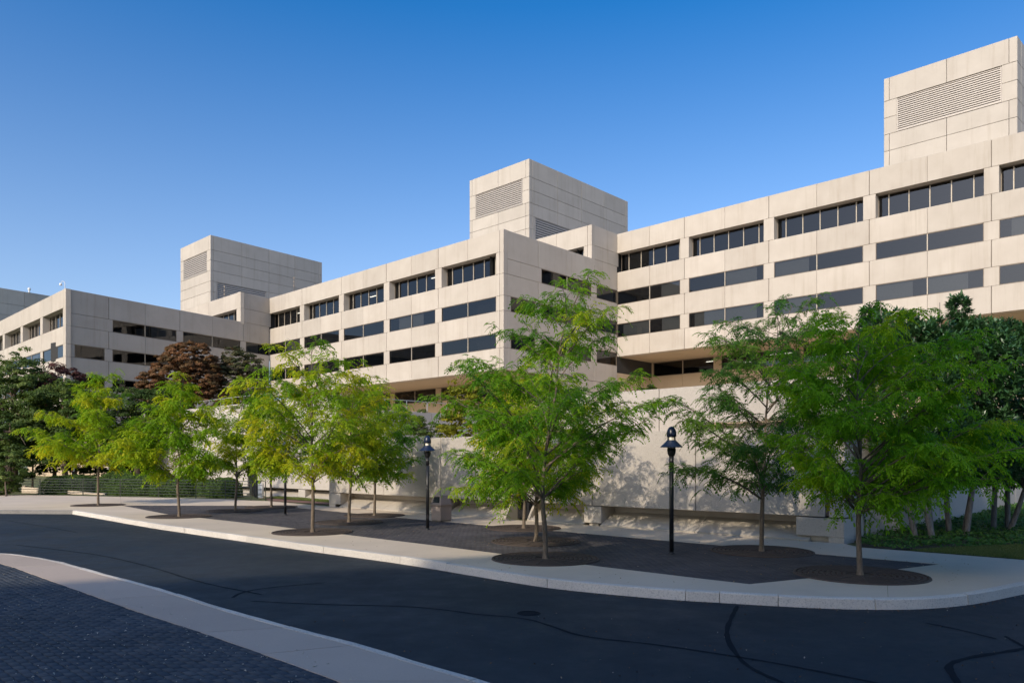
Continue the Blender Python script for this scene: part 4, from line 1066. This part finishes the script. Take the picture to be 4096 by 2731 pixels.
# tree grates -----------------------------------------------------------------
GL = ['left edge of the pavement', 'second kerbside tree from the left', 'small tree by the hedge', 'slim tree near the grass strip', 'vase-shaped kerbside tree left of the bin',
      'forked tree in mid plaza', 'tree nearest the wall left of the lamp', 'tallest centre tree', 'tree hidden behind the tallest one', 'slender tree before the dark door', 'sparse deep green tree by the right lamp', 'wide dense tree at the plaza right end']
ring_meshes = []
for k in range(9):
    ra = .26 + k * .105; ring_meshes.append(MB().lathe([(ra, 0), (ra, .016), (ra + .058, .016), (ra + .058, 0)], 40).mesh('ring', M['iron']))
rim_mesh = MB().lathe([(1.195, -.004), (1.195, .020), (1.235, .020), (1.245, -.004)], 48).mesh('rim', M['iron'])
soil_mesh = MB().lathe([(0, .002), (1.20, .002), (1.205, -.004)], 40).mesh('soil_disc', M['soil'])
rib_mesh = MB().box((.73, 0, .010), (.92, .035, .020)).mesh('rib', M['iron'])
for i, t in enumerate(TREES):
    x, y = gp(*t[1]); g = thing('tree_grate', 'round iron grate at the ' + GL[i], 'grate', (x, y, .004), 'round iron tree grates')
    g.rotation_euler[2] = math.radians(43 + random.uniform(-4, 4))
    link('soil_disc', soil_mesh, g); link('rim', rim_mesh, g)
    for rm in ring_meshes: link('ring', rm, g)
    for k in range(12):
        o = link('rib', rib_mesh, g); o.rotation_euler[2] = k * math.pi / 6
# lamps -----------------------------------------------------------------------
lamp_parts = []
HL = 3.10
pole = MB().tube([(0, 0, -.01), (0, 0, 2.36)], .054, 16); lamp_parts.append(('pole', pole.mesh('pole', M['black_metal'], True)))
lamp_parts.append(('pole_sleeve', MB().tube([(0, 0, 2.10), (0, 0, 2.37)], .0575, 16).mesh('pole_sleeve', M['black_metal'], True)))
lamp_parts.append(('base_plate', MB().lathe([(.054, .05), (.075, .04), (.085, .012), (.085, 0)], 16).mesh('base_plate', M['black_metal'], True)))
lamp_parts.append(('hand_hole_cover', MB().box((0, -.055, .42), (.06, .012, .14)).mesh('hand_hole_cover', M['black_metal'])))
lamp_parts.append(('bowl', MB().lathe([(.05, 2.35), (.075, 2.38), (.095, 2.43), (.104, 2.50), (.104, 2.545), (.098, 2.55), (0, 2.55)], 24).mesh('bowl', M['black_metal'], True)))
lamp_parts.append(('lamp_glass', MB().lathe([(.080, 2.551), (.085, 2.60), (.085, 2.86), (.070, 2.88), (0, 2.88)], 20).mesh('lamp_glass', M['lamp_glass'], True)))
lamp_parts.append(('shade', MB().lathe([(.268, 2.58), (.276, 2.578), (.268, 2.588), (.114, 2.742), (.114, 2.752), (.095, 2.752), (.098, 2.735), (.258, 2.583), (.268, 2.58)], 36).mesh('shade', M['navy_metal'], True)))
lamp_parts.append(('dome', MB().lathe([(.094, 2.838), (.118, 2.838), (.118, 2.90), (.112, 2.95), (.098, 3.00), (.075, 3.04), (.045, 3.07), (0, 3.085)], 30).mesh('dome', M['navy_metal'], True)))
strap = MB().box((.112, 0, 2.66), (.012, .03, .36)).mesh('strap', M['black_metal'])
for px, py, lab in ((1710, 2117, 'black lamp post with conical navy shade beside the litter bin'), (2686, 2213.8, 'nearest black lamp post with conical navy shade, before the sparse tree'),
                    (1141, 2058.6, 'black lamp post whose head is hidden in tree leaves')):
    x, y = gp(px, py); l = thing('lamp_post', lab, 'lamp', (x, y, 0), 'plaza lamp posts')
    for nm, me in lamp_parts: link(nm, me, l)
    for k in range(4):
        o = link('strap', strap, l); o.rotation_euler[2] = k * math.pi / 2 + .55
# litter bin ------------------------------------------------------------------
bxy = gp(1763, 2086)
binr = thing('litter_bin', 'mauve square litter bin with hooded lid standing by the wall', 'bin', (bxy[0], bxy[1], 0))
ang = math.atan2(aR[1], aR[0]); cb = add(add(bxy, aL, .27), bW, .27)
MB().box((cb[0], cb[1], .03), (.50, .50, .06), ang).build('foot', M['joint'], binr)
for k in range(4):
    a_ = ang + k * math.pi / 2; c_ = (cb[0] + math.cos(a_) * .255, cb[1] + math.sin(a_) * .255)
    MB().box((c_[0], c_[1], .325), (.03, .53, .56), a_).build('side_panel', M['bin'], binr)
MB().box((cb[0], cb[1], .625), (.62, .62, .045), ang).build('rim', M['bin'], binr)
def frus(z0, z1, a0, a1):
    co, si = math.cos(ang), math.sin(ang); V = []
    for z, a in ((z0, a0), (z1, a1)):
        for x, y in ((-a, -a), (a, -a), (a, a), (-a, a)): V.append((cb[0] + x * co - y * si, cb[1] + x * si + y * co, z))
    return V
mobj('hood', frus(.648, .96, .275, .20), [(0,1,2,3),(4,5,6,7),(0,1,5,4),(1,2,6,5),(2,3,7,6),(3,0,4,7)], M['bin'], binr)
co, si = math.cos(ang), math.sin(ang)
def hp(u, f): # point on the near front face of the hood
    a = .275 + (.20 - .275) * f; z = .648 + (.96 - .648) * f; x, y = u * a, -a - .004
    return (cb[0] + x * co - y * si, cb[1] + x * si + y * co, z)
mobj('dark_opening', [hp(-.72, .14), hp(.72, .14), hp(.72, .86), hp(-.72, .86)], [(0, 1, 2, 3)], M['door_dark'], binr)  # dark sheet painted in for the unlit opening of the hood

# railing ---------------------------------------------------------------------
fr = thing('railing', 'dark green metal railing with horizontal bars beside the clipped hedges', 'railing', (fence_base[3][0], fence_base[3][1], 0))
FB = fence_base[:-1]
fpts = resample(FB, 100)
HF = 1.10
for i, p in enumerate(FB):
    MB().box((p[0], p[1], HF / 2), (.055, .055, HF), .3).build('post', M['rail_green'], fr)
for i in range(len(FB) - 1):
    a, b = FB[i], FB[i + 1]
    for k in range(6):
        z = HF - .02 - k * .172
        MB().tube([(a[0], a[1], z), (b[0], b[1], z)], .024 if k == 0 else .019, 6).build('rail', M['rail_green'], fr)
# return panel at the right end
ra_, rb_ = FB[-1], gp(1062, 2001.5); rc_ = gp(1030, 1995)
for p in (rb_, rc_): MB().box((p[0], p[1], HF / 2), (.05, .05, HF), .3).build('post', M['rail_green'], fr)
for a, b in ((rc_, rb_),):
    for z in (HF - .02, .24): MB().tube([(a[0], a[1], z), (b[0], b[1], z)], .02, 6).build('rail', M['rail_green'], fr)
# low ramp wall behind the railing
rA, rB = gp(60, 1972), gp(395, 1981)
lw_ = thing('low_wall', 'low pale ramp kerb wall behind the left end of the railing', 'wall', (rA[0], rA[1], 0))
V = []
for p, z in ((rA, .42), (rB, .10)):
    V += [(p[0], p[1] + .7, 0), (p[0], p[1] + .95, 0), (p[0], p[1] + .95, z), (p[0], p[1] + .7, z)]
mobj('wall_body', V, [(0,1,2,3),(4,5,6,7),(0,1,5,4),(1,2,6,5),(2,3,7,6),(3,0,4,7)], M['slab'], lw_)
MB().box((rA[0], rA[1] + .82, .46), (.5, .32, .08)).build('end_cap', M['slab'], lw_)
# second, ramp-side railing behind
fr2 = thing('railing', 'thinner dark green railing sloping down the ramp in front of the hedges', 'railing', (gp(480, 1980)[0], gp(480, 1980)[1] + 2.2, 0))
R2 = [(gp(px, 1982)[0], gp(px, 1982)[1] + 2.4) for px in (150, 200, 238, 280, 326, 375, 426)]
for i, p in enumerate(R2): MB().box((p[0], p[1], .5 - .02 * i), (.035, .035, 1.0 - .03 * i), .3).build('post', M['rail_green'], fr2)
for a, b, i in zip(R2[:-1], R2[1:], range(6)):
    for k in range(6): MB().tube([(a[0], a[1], .98 - .03 * i - k * .16), (b[0], b[1], .95 - .03 * i - k * .16)], .013, 5).build('rail', M['rail_green'], fr2)
# cabinet, black bin, help point
cx_, cy_ = gp(1016, 1996); cy_ += 1.2
ub = thing('utility_cabinet', 'white louvred utility cabinet behind the railing end', 'cabinet', (cx_, cy_, 0))
MB().box((cx_, cy_, .48), (.26, .3, .84)).build('body', M['white_paint'], ub)
MB().box((cx_, cy_, .03), (.34, .36, .06)).build('plinth', M['slab'], ub)
for k in range(3): MB().box((cx_, cy_ - .155, .28 + k * .25), (.22, .012, .03)).build('slot', M['door_dark'], ub)
cx_, cy_ = gp(993, 1995); cy_ += 1.6
bb = thing('black_bin', 'slim black bin behind the railing beside the white cabinet', 'bin', (cx_, cy_, 0))
MB().lathe([(.0, .02), (.19, .02), (.21, .85), (.21, .9), (0, .9)], 16, (cx_, cy_, 0)).build('body', M['black_metal'], bb)
MB().lathe([(.22, .9), (.22, .96), (.12, 1.04), (0, 1.06)], 16, (cx_, cy_, 0)).build('lid', M['black_metal'], bb)
cx_, cy_ = at(294, 54)
hp_ = thing('help_point', 'grey emergency post with a red and white head under the dark trees', 'post', (cx_, cy_, 0))
MB().box((cx_, cy_, .75), (.16, .14, 1.5)).build('post', M['interior'], hp_)
MB().box((cx_ - .04, cy_ - .08, 1.62), (.10, .10, .26)).build('red_panel', M['red_paint'], hp_)
MB().box((cx_ + .055, cy_ - .07, 1.62), (.07, .10, .26)).build('white_panel', M['white_paint'], hp_)

# ================================================================== PLANTING
def leaf_cards(Pn, Nn, size, asp, mat, tint, name='crown', fold=.25):
    """simple pointed leaves: 4-vertex rhombi folded a little along the midrib"""
    n = len(Pn); r = rng
    rv = r.normal(size=(n, 3)); T = np.cross(Nn, rv); T /= np.linalg.norm(T, axis=1, keepdims=True) + 1e-9
    B = np.cross(Nn, T); s = size[:, None]
    V = np.stack([Pn - T * s * .5, Pn + B * s * asp * .5 + Nn * s * fold * .3, Pn + T * s * .5 - Nn * s * fold * .4, Pn - B * s * asp * .5 + Nn * s * fold * .3], 1)
    Q = np.arange(n * 4).reshape(n, 4)
    return fast_mesh(name, V.reshape(-1, 3), Q, mat, np.repeat(tint, 4))
def clump_points(ell, nclump, per, cr, shell=.5, flat=.75, tint_mu=.45, seed=0):
    """leaf positions on many small clumps spread through ellipsoids"""
    r = np.random.default_rng(seed); Ps, Ns, Ts = [], [], []
    vol = np.array([e[3] * e[4] * e[5] for e in ell]); vol = vol ** .7 / sum(vol ** .7)
    for e, w in zip(ell, vol):
        m = max(3, int(nclump * w)); d = r.normal(size=(m, 3)); d /= np.linalg.norm(d, axis=1, keepdims=True)
        rad = r.uniform(shell, 1.0, m)[:, None] ** .6; rad = np.where(r.random((m, 1)) < .12, rad * 1.10, rad)
        c = np.array(e[:3]) + d * rad * np.array(e[3:6])
        for cc, dd in zip(c, d):
            k = int(per * r.uniform(.6, 1.4)); q = r.normal(size=(k, 3)); q /= np.linalg.norm(q, axis=1, keepdims=True); q[:, 2] = np.abs(q[:, 2]) * .9 - .25
            rr = cr * r.uniform(.6, 1.3)
            p = cc + q * rr * r.uniform(.55, 1.0, (k, 1)) * np.array([1, 1, flat])
            nrm = q + dd * .5 + r.normal(0, .45, (k, 3)) + np.array([0, 0, .35]); nrm /= np.linalg.norm(nrm, axis=1, keepdims=True)
            Ps.append(p); Ns.append(nrm); Ts.append(np.clip(r.normal(tint_mu, .2) + r.normal(0, .12, k), 0, 1))
    return np.concatenate(Ps), np.concatenate(Ns), np.concatenate(Ts)
def stem_tree(root, ell, base, r0, mat, seed, nlimb=9, multi=1):
    r = random.Random(seed); mb = MB()
    cz = sum(e[2] for e in ell) / len(ell)
    for m_ in range(multi):
        a = m_ * 2 * math.pi / multi + .6; off = .28 * (multi > 1)
        b0 = Vector((base[0] + math.cos(a) * off, base[1] + math.sin(a) * off, base[2] - .05)); e = ell[m_ % len(ell)]
        top = Vector((e[0] + math.cos(a) * .5 * (multi > 1), e[1] + math.sin(a) * .5 * (multi > 1), e[2] + e[5] * .45))
        mid = b0.lerp(top, .45) + Vector((r.uniform(-.25, .25), r.uniform(-.25, .25), 0)); rr = r0 / (1 + .35 * (multi > 1))
        pts = [b0, b0 + Vector((0, 0, .12)), b0.lerp(mid, .5), mid, mid.lerp(top, .5), top]
        mb.tube(pts, [rr * 1.35, rr, rr * .9, rr * .7, rr * .45, rr * .12], 8)
        for k in range(nlimb):
            e = r.choice(ell); t = r.uniform(.3, .85); s = mid.lerp(top, t) if t > .5 else b0.lerp(mid, .5 + t)
            d = Vector((r.gauss(0, 1), r.gauss(0, 1), r.gauss(.2, .6))).normalized()
            tip = Vector((e[0] + d.x * e[3] * .85, e[1] + d.y * e[4] * .85, e[2] + d.z * e[5] * .85))
            q = s.lerp(tip, .5) + Vector((0, 0, .12 * (tip - s).length))
            mb.tube([s, q, tip], [rr * .38, rr * .25, rr * .06], 5, False)
    o = link('trunk', mesh_from('trunk', np.array(mb.V) - ORG[root.name], mb.F, mat, True, False), root); return o
def bush_tree(name, label, base, ell, leaf, leaf_size, n_clump, per, cr, barkm='bark_dark', r0=.14, group=None, seed=1, multi=1, asp=.6, shell=.5, tint_mu=.45, trunk=True, core=None, nlimb=9):
    root = thing(name, label, 'tree' if 'tree' in name else 'shrub', base, group)
    P_, N_, T_ = clump_points(ell, n_clump, per, cr, shell, tint_mu=tint_mu, seed=seed)
    sz = np.random.default_rng(seed + 5).uniform(.7, 1.3, len(P_)) * leaf_size
    link('crown', leaf_cards(P_ - ORG[root.name], N_, sz, asp, M[leaf], T_), root)
    if trunk: stem_tree(root, ell, base, r0, M[barkm], seed, nlimb, multi)
    return root
def E(px, py, Y, rw_, rh, rd=None): 
    """ellipsoid centred at a pixel and distance, radii given in pixels"""
    x, y = at(px, Y); k = Y / F; return (x, y, zat(py, Y), rw_ * k, (rd if rd else rw_ * k * .9), rh * k)

# left background trees
b = at(60, 56); bush_tree('green_tree', 'tall mid-green tree at the left edge before the left wing', (b[0], b[1], 0), [E(60,1600,56,150,170), E(90,1475,56,70,95), E(-90,1560,56,120,190), E(150,1680,55,120,110)], 'green_leaf', .17, 300, 110, .62, r0=.22, seed=11)
b = at(215, 59); bush_tree('maroon_tree', 'maroon-leaved tree behind the green trees at left', (b[0], b[1], 0), [E(235,1530,59,100,75), E(170,1560,59,80,80)], 'maroon_leaf', .15, 150, 80, .45, r0=.16, seed=12)
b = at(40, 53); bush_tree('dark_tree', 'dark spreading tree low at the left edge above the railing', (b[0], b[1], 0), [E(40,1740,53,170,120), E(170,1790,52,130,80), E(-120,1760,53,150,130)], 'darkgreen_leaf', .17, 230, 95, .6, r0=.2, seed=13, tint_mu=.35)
b = at(268, 53); bush_tree('shade_tree', 'dark green tree with thick ridged trunk behind the far left honeylocust', (b[0], b[1], 0), [E(250,1650,54,150,130), E(330,1700,54,110,110), E(200,1740,53,120,70)], 'darkgreen_leaf', .17, 240, 95, .6, r0=.22, seed=14, tint_mu=.5)
b = at(552, 56); bush_tree('shade_tree', 'dark green tree under the copper tree, between two honeylocusts', (b[0], b[1], 0), [E(520,1640,57,150,110), E(640,1680,57,130,120), E(440,1700,56,100,110)], 'darkgreen_leaf', .17, 240, 95, .6, r0=.22, seed=15, tint_mu=.4)
b = at(735, 64); bush_tree('copper_tree', 'large rounded copper-red tree in front of the left wing', (b[0], b[1], 0), [E(745,1500,64,135,125), E(765,1430,64,95,62), E(680,1560,63,115,100), E(815,1570,64,85,115), E(595,1550,63,45,65)], 'copper_leaf', .14, 800, 120, .33, r0=.25, seed=16, shell=.75)
b = at(975, 66); bush_tree('brown_tree', 'brown-green conical tree right of the copper tree', (b[0], b[1], 0), [E(965,1520,66,100,120), E(940,1440,66,50,60), E(1010,1570,66,80,80)], 'brown_leaf', .13, 420, 85, .33, r0=.2, seed=17, shell=.75)
b = at(25, 47.5); bush_tree('olive_shrub', 'grey-olive feathery shrub at the left edge behind the railing', (b[0], b[1], 0), [E(30,1880,49,90,70), E(10,1930,49,80,50), E(55,1820,50,30,45)], 'green_leaf', .15, 120, 50, .35, r0=.06, seed=18)
# added shrubs that stand in for the dark building shade below the trees
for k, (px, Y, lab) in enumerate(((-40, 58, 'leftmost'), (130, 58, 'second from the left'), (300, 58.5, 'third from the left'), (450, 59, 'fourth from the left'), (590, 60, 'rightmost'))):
    b = at(px, Y); bush_tree('filler_shrub', 'dark shrub added to fill the shaded gap below the left trees, ' + lab, (b[0], b[1], 0), [E(px,1800,Y,120,115,1.5)], 'darkgreen_leaf', .18, 130, 80, .5, r0=.08, seed=60 + k, tint_mu=.2)
# clipped hedges
def hedge(label, px, Y, w, h, seed, d=None):
    x, y = at(px, Y); root = thing('clipped_hedge', label, 'hedge', (x, y, 0), 'clipped hedges behind the railing'); r = np.random.default_rng(seed)
    a = w * Y / F / 2; d = d or a * .9; n = int(6500 * min(2.2, a * h))
    q = r.normal(size=(n, 3)); q /= np.linalg.norm(q, axis=1, keepdims=True); q[:, 2] = np.abs(q[:, 2])
    e = 3.2; qq = q / (np.sum(np.abs(q) ** e, axis=1, keepdims=True) ** (1 / e))
    bumpn = 1 + .05 * np.sin(qq[:, 0] * 7 + seed) * np.cos(qq[:, 1] * 6 + 2 * seed) + r.normal(0, .018, n)
    P_ = qq * np.array([a, d, h]) * bumpn[:, None]; N_ = q + r.normal(0, .55, (n, 3)); N_ /= np.linalg.norm(N_, axis=1, keepdims=True)
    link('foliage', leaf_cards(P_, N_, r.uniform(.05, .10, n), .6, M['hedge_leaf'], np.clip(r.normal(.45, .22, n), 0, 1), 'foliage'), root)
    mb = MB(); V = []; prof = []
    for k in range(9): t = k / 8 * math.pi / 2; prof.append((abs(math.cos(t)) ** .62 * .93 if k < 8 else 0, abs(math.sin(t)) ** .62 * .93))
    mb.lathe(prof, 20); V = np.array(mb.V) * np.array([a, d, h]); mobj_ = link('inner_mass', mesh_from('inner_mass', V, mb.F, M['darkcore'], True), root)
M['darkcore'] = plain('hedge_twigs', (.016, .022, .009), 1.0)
for i, (lab, px, Y, w, h) in enumerate([('long low clipped hedge at the left, beside the far left tree trunk', 300, 52.5, 230, 1.22), ('tall rounded clipped hedge in the middle of the row', 478, 51.5, 150, 1.46), ('clipped hedge mound between the two tallest mounds of the row', 560, 50, 170, 1.28),
                                       ('broad clipped hedge behind the second honeylocust trunk', 705, 48.6, 170, 1.24), ('small low clipped hedge beside the rightmost mound', 825, 48.5, 90, 1.02), ('rightmost clipped hedge mound by the railing end', 898, 46.6, 125, 1.16)]):
    hedge(lab, px, Y, w, h, 30 + i)
# lime shrub on the terrace behind the lower wall
b = at(1890, 34.5); bush_tree('lime_tree', 'lime-yellow leafy small tree behind the lower wall, left of the tallest tree', (b[0], b[1], 2.9), [E(1890,1660,34.5,130,90), E(1830,1600,34.5,60,80), E(1960,1580,34.5,110,90), E(1800,1700,34,70,50), E(2040,1640,34.5,100,110), E(2060,1530,34.5,80,60)], 'lime_leaf', .13, 250, 46, .30, 'bark_grey', .06, seed=21, shell=.35, multi=3)
b = at(1700, 35.5); bush_tree('green_shrub', 'low green shrub on the terrace left of the lime tree', (b[0], b[1], 2.9), [E(1710,1720,35,90,30), E(1640,1690,36,50,50), E(1685,1680,35,18,45)], 'green_leaf', .12, 70, 45, .25, 'bark_grey', .03, seed=22)
b = at(2520, 28.3); bush_tree('weed_shrub', 'thin dark weeds along the top of the upper terrace wall', (b[0], b[1], 4.4), [E(2460,1575,28.3,40,14,.3), E(2580,1560,28.3,26,9,.2), E(2606,1548,28.3,5,12,.1)], 'darkgreen_leaf', .10, 26, 40, .14, 'bark_grey', .015, seed=23)
# magnolias on the right
def magnolia(label, px, py, ell, seed, n=170):
    bx_, by_ = gp(px, py); root = thing('magnolia_tree', label, 'tree', (bx_, by_, 0), 'magnolias at the right edge')
    r = np.random.default_rng(seed); Ps, Ns, Ts = [], [], []
    P_, N_, T_ = [], [], []
    vol = [e[3] * e[5] for e in ell]; tot = sum(vol)
    for e, v in zip(ell, vol):
        m = int(n * 7.5 * v / tot); d = r.normal(size=(m, 3)); d /= np.linalg.norm(d, axis=1, keepdims=True)
        c = np.array(e[:3]) + d * (r.uniform(.35, 1.05, (m, 1)) ** .5) * np.array(e[3:6])
        for cc, dd in zip(c, d):
            ax = dd * .7 + np.array([0, 0, .55]) + r.normal(0, .3, 3); ax /= np.linalg.norm(ax)
            k = r.integers(7, 12); t = np.clip(r.normal(.45, .2), 0, 1)
            for q in range(k):
                th = q * 2.4 + r.uniform(-.3, .3); u = np.cross(ax, [.3, .2, .9]); u /= np.linalg.norm(u); w = np.cross(ax, u)
                rad = u * math.cos(th) + w * math.sin(th); g = q / k
                ld = rad * (1.0 - .55 * g) + ax * (.25 + .9 * g); ld /= np.linalg.norm(ld)
                P_.append(cc - ax * .10 * (1 - g)); N_.append(ld); T_.append(np.clip(t + r.normal(0, .12), 0, 1))
    P_, D_, T_ = np.array(P_), np.array(N_), np.array(T_); m = len(P_)
    L = r.uniform(.13, .21, m)[:, None]; s = np.cross(D_, r.normal(0, .35, (m, 3)) + np.array([0, 0, 1.0])); s /= np.linalg.norm(s, axis=1, keepdims=True) + 1e-9; up = np.cross(s, D_)
    V = np.stack([P_, P_ + D_ * L * .45 + s * L * .19 + up * L * .05, P_ + D_ * L - up * L * .08, P_ + D_ * L * .45 - s * L * .19 + up * L * .05], 1).reshape(-1, 3) - ORG[root.name]
    link('crown', fast_mesh('crown', V, np.arange(m * 4).reshape(m, 4), M['magnolia_leaf'], np.repeat(T_, 4)), root)
    stem_tree(root, ell, (bx_, by_, 0), .115, M['bark_grey'], seed, 10, 3)
magnolia('dark glossy magnolia with pale slanting stems behind the wide right tree', 3705, 2156, [E(3640,1560,21.6,230,220), E(3560,1360,21.6,160,120), E(3480,1270,21.6,40,50), E(3700,1380,21.6,140,110), E(3730,1760,21.4,230,120), E(3640,1850,21.8,130,70), E(3800,1860,22.2,150,80)], 41, 400)
magnolia('tall dark magnolia with a stray top shoot at right', 3840, 2142, [E(3880,1500,22.6,210,210), E(3835,1235,22.6,45,70), E(3900,1380,22.6,130,110), E(3900,1740,22.4,190,120), E(3930,1860,22.8,160,80)], 42, 340)
magnolia('dark magnolia cut off by the right picture edge', 4015, 2122, [E(4080,1560,24,200,230), E(4020,1370,24,110,90), E(4050,1780,24,190,120), E(4060,1880,24.2,170,70)], 43, 320)
# ivy, lawn grass
ivy_poly = [gp(3440, 2187), gp(3560, 2196), gp(3780, 2196), gp(4096, 2182), gp(4500, 2180), add(W1R, bS, 26), add(W1R, bS, 1.0)]
tag(poly('planting_bed', ivy_poly, .006, M['soilbed']), kind='structure')
lawn_r = [gp(3640, 2203), gp(3780, 2192), gp(4096, 2178), gp(4700, 2172), gp(4700, 2285), gp(4096, 2238)]
tag(poly('lawn', lawn_r, .010, M['grass']), kind='structure')
def scatter_poly(P, n, seed):
    r = np.random.default_rng(seed); xs = [p[0] for p in P]; ys = [p[1] for p in P]; X = r.uniform(min(xs), max(xs), n * 3); Y = r.uniform(min(ys), max(ys), n * 3)
    k = inside_np(X, Y, P); return np.stack([X[k][:n], Y[k][:n]], 1), r
Pq, r = scatter_poly(ivy_poly, 26000, 51); m = len(Pq)
Pz = np.concatenate([Pq, (r.uniform(.02, .20, m) * (.5 + .5 * np.sin(Pq[:, 0] * 3) * np.cos(Pq[:, 1] * 2.3)) + .04)[:, None]], 1)
Nn = np.array([0, -.25, 1.0]) + r.normal(0, .5, (m, 3)); Nn /= np.linalg.norm(Nn, axis=1, keepdims=True)
iv = link('ivy_groundcover', leaf_cards(Pz, Nn, r.uniform(.05, .10, m), .85, M['ivy_leaf'], np.clip(r.normal(.45, .25, m), 0, 1), 'ivy_groundcover')); tag(iv, 'dark green ivy groundcover below the magnolias', 'groundcover', kind='stuff')
def grass_tufts(name, label, P, n, seed, h=.05, z=.012):
    Pq, r = scatter_poly(P, n, seed); m = len(Pq); th = r.uniform(0, 6.283, m); w = .006 + r.random(m) * .006
    hh = r.uniform(.5, 1.2, m) * h; lx, ly = r.normal(0, .02, m), r.normal(0, .02, m)
    b_ = np.stack([Pq[:, 0], Pq[:, 1], np.full(m, z)], 1); d = np.stack([np.cos(th) * w, np.sin(th) * w, np.zeros(m)], 1)
    tp = b_ + np.stack([lx, ly, hh], 1)
    V = np.stack([b_ - d, b_ + d, tp], 1).reshape(-1, 3)
    o = link(name, fast_mesh(name, V, np.arange(m * 3).reshape(m, 3), M['grass_blade'], np.repeat(r.random(m), 3))); tag(o, label, 'grass', kind='stuff')
grass_tufts('grass', 'short lawn grass at the right edge', lawn_r, 45000, 52, .05)
grass_tufts('grass', 'strip of short grass along the tall left wall', [gp(1075, 1990.5), gp(1316, 2009), gp(1316, 2001.5), gp(1120, 1986)], 16000, 53, .08, .014)
# wall creeper at the corner
Pv = []; r = np.random.default_rng(54)
for (t, zt_) in ((1.9, 1.15), (2.3, .5)):
    for z in np.arange(.05, zt_, .018): Pv.append(P3(W1R, bS, t + .08 * math.sin(z * 5) + r.normal(0, .025), bSo, -.11, z))
Pv = np.array(Pv); Nn = np.array([bSo[0], bSo[1], .3]) + r.normal(0, .4, (len(Pv), 3)); Nn /= np.linalg.norm(Nn, axis=1, keepdims=True)
cr_ = thing('creeper', 'thin dark creeper climbing the shaded wall corner', 'creeper', (W1R[0], W1R[1], 0))
link('foliage', leaf_cards(Pv - ORG[cr_.name], Nn, r.uniform(.05, .09, len(Pv)), .8, M['ivy_leaf'], r.random(len(Pv)), 'foliage'), cr_)
# fallen leaves
def litter(name, label, pts, z, size, mat, seed, tint=None):
    r = np.random.default_rng(seed); n = len(pts); P_ = np.concatenate([pts, np.full((n, 1), z) + r.uniform(.003, .010, (n, 1))], 1)
    N_ = np.array([0, 0, 1.0]) + r.normal(0, .3, (n, 3)); N_ /= np.linalg.norm(N_, axis=1, keepdims=True)
    o = link(name, leaf_cards(P_, N_, r.uniform(.5, 1.4, n) * size, .5, mat, r.random(n) if tint is None else np.full(n, tint), name, .5)); tag(o, label, 'leaves', kind='stuff')
r = np.random.default_rng(70)
pts = []
for _ in range(520):
    i = r.integers(0, len(KR) - 2); p = KR[i]; q = KR[i + 1]; d = unit((q[0] - p[0], q[1] - p[1])); o = .19 + abs(r.normal(0, .10)); t = r.random()
    pts.append((p[0] + (q[0] - p[0]) * t + d[1] * o, p[1] + (q[1] - p[1]) * t - d[0] * o))
for _ in range(170): pts.append(gp(r.uniform(900, 4100), r.uniform(2440, 2731), -.17))
pts = np.array([p for p in pts if not inside(p, lawn_pts)])
litter('fallen_leaf_scatter', 'small fallen leaves lying on the road along the kerb', pts, -.168, .028, M['dead_leaf'], 71)
pts = np.array([gp(r.uniform(500, 3900), r.uniform(2060, 2330)) for _ in range(700)]); pts = pts[[inside(p, lawn_pts) for p in pts]]
litter('fallen_leaf_scatter', 'small fallen leaves and petals scattered on the plaza', pts, .002, .032, M['dead_leaf'], 72)
pts = np.array([p for p in [gp(r.uniform(-100, 1500), r.uniform(2230, 2731), ZN) for _ in range(900)] if inside(p, grow(apron_poly, .4))])
litter('petal_scatter', 'tiny pale petals scattered on the near brick paving', pts[:260], ZN, .030, M['dead_leaf'], 73, .97)
hp0 = gp(285, 2053, -.17); pts = np.array([(hp0[0] - abs(r.normal(0, .55)), hp0[1] + r.normal(0, .10) ) for _ in range(500)])
P_ = np.concatenate([pts, (-.16 + .13 * np.exp(-((pts[:, 0] - hp0[0]) / .55) ** 2) * r.random(len(pts)))[:, None]], 1); N_ = np.array([0, -.3, 1.0]) + r.normal(0, .4, (len(pts), 3)); N_ /= np.linalg.norm(N_, axis=1, keepdims=True)
lp = link('leaf_pile', leaf_cards(P_, N_, r.uniform(.04, .09, len(pts)), .5, M['rust_leaf'], r.random(len(pts)), 'leaf_pile')); tag(lp, 'rust-orange heap of fallen leaves in the kerb corner', 'leaves', kind='stuff')
print('LOCUST QUADS', NF, 'OBJECTS', len(bpy.data.objects))
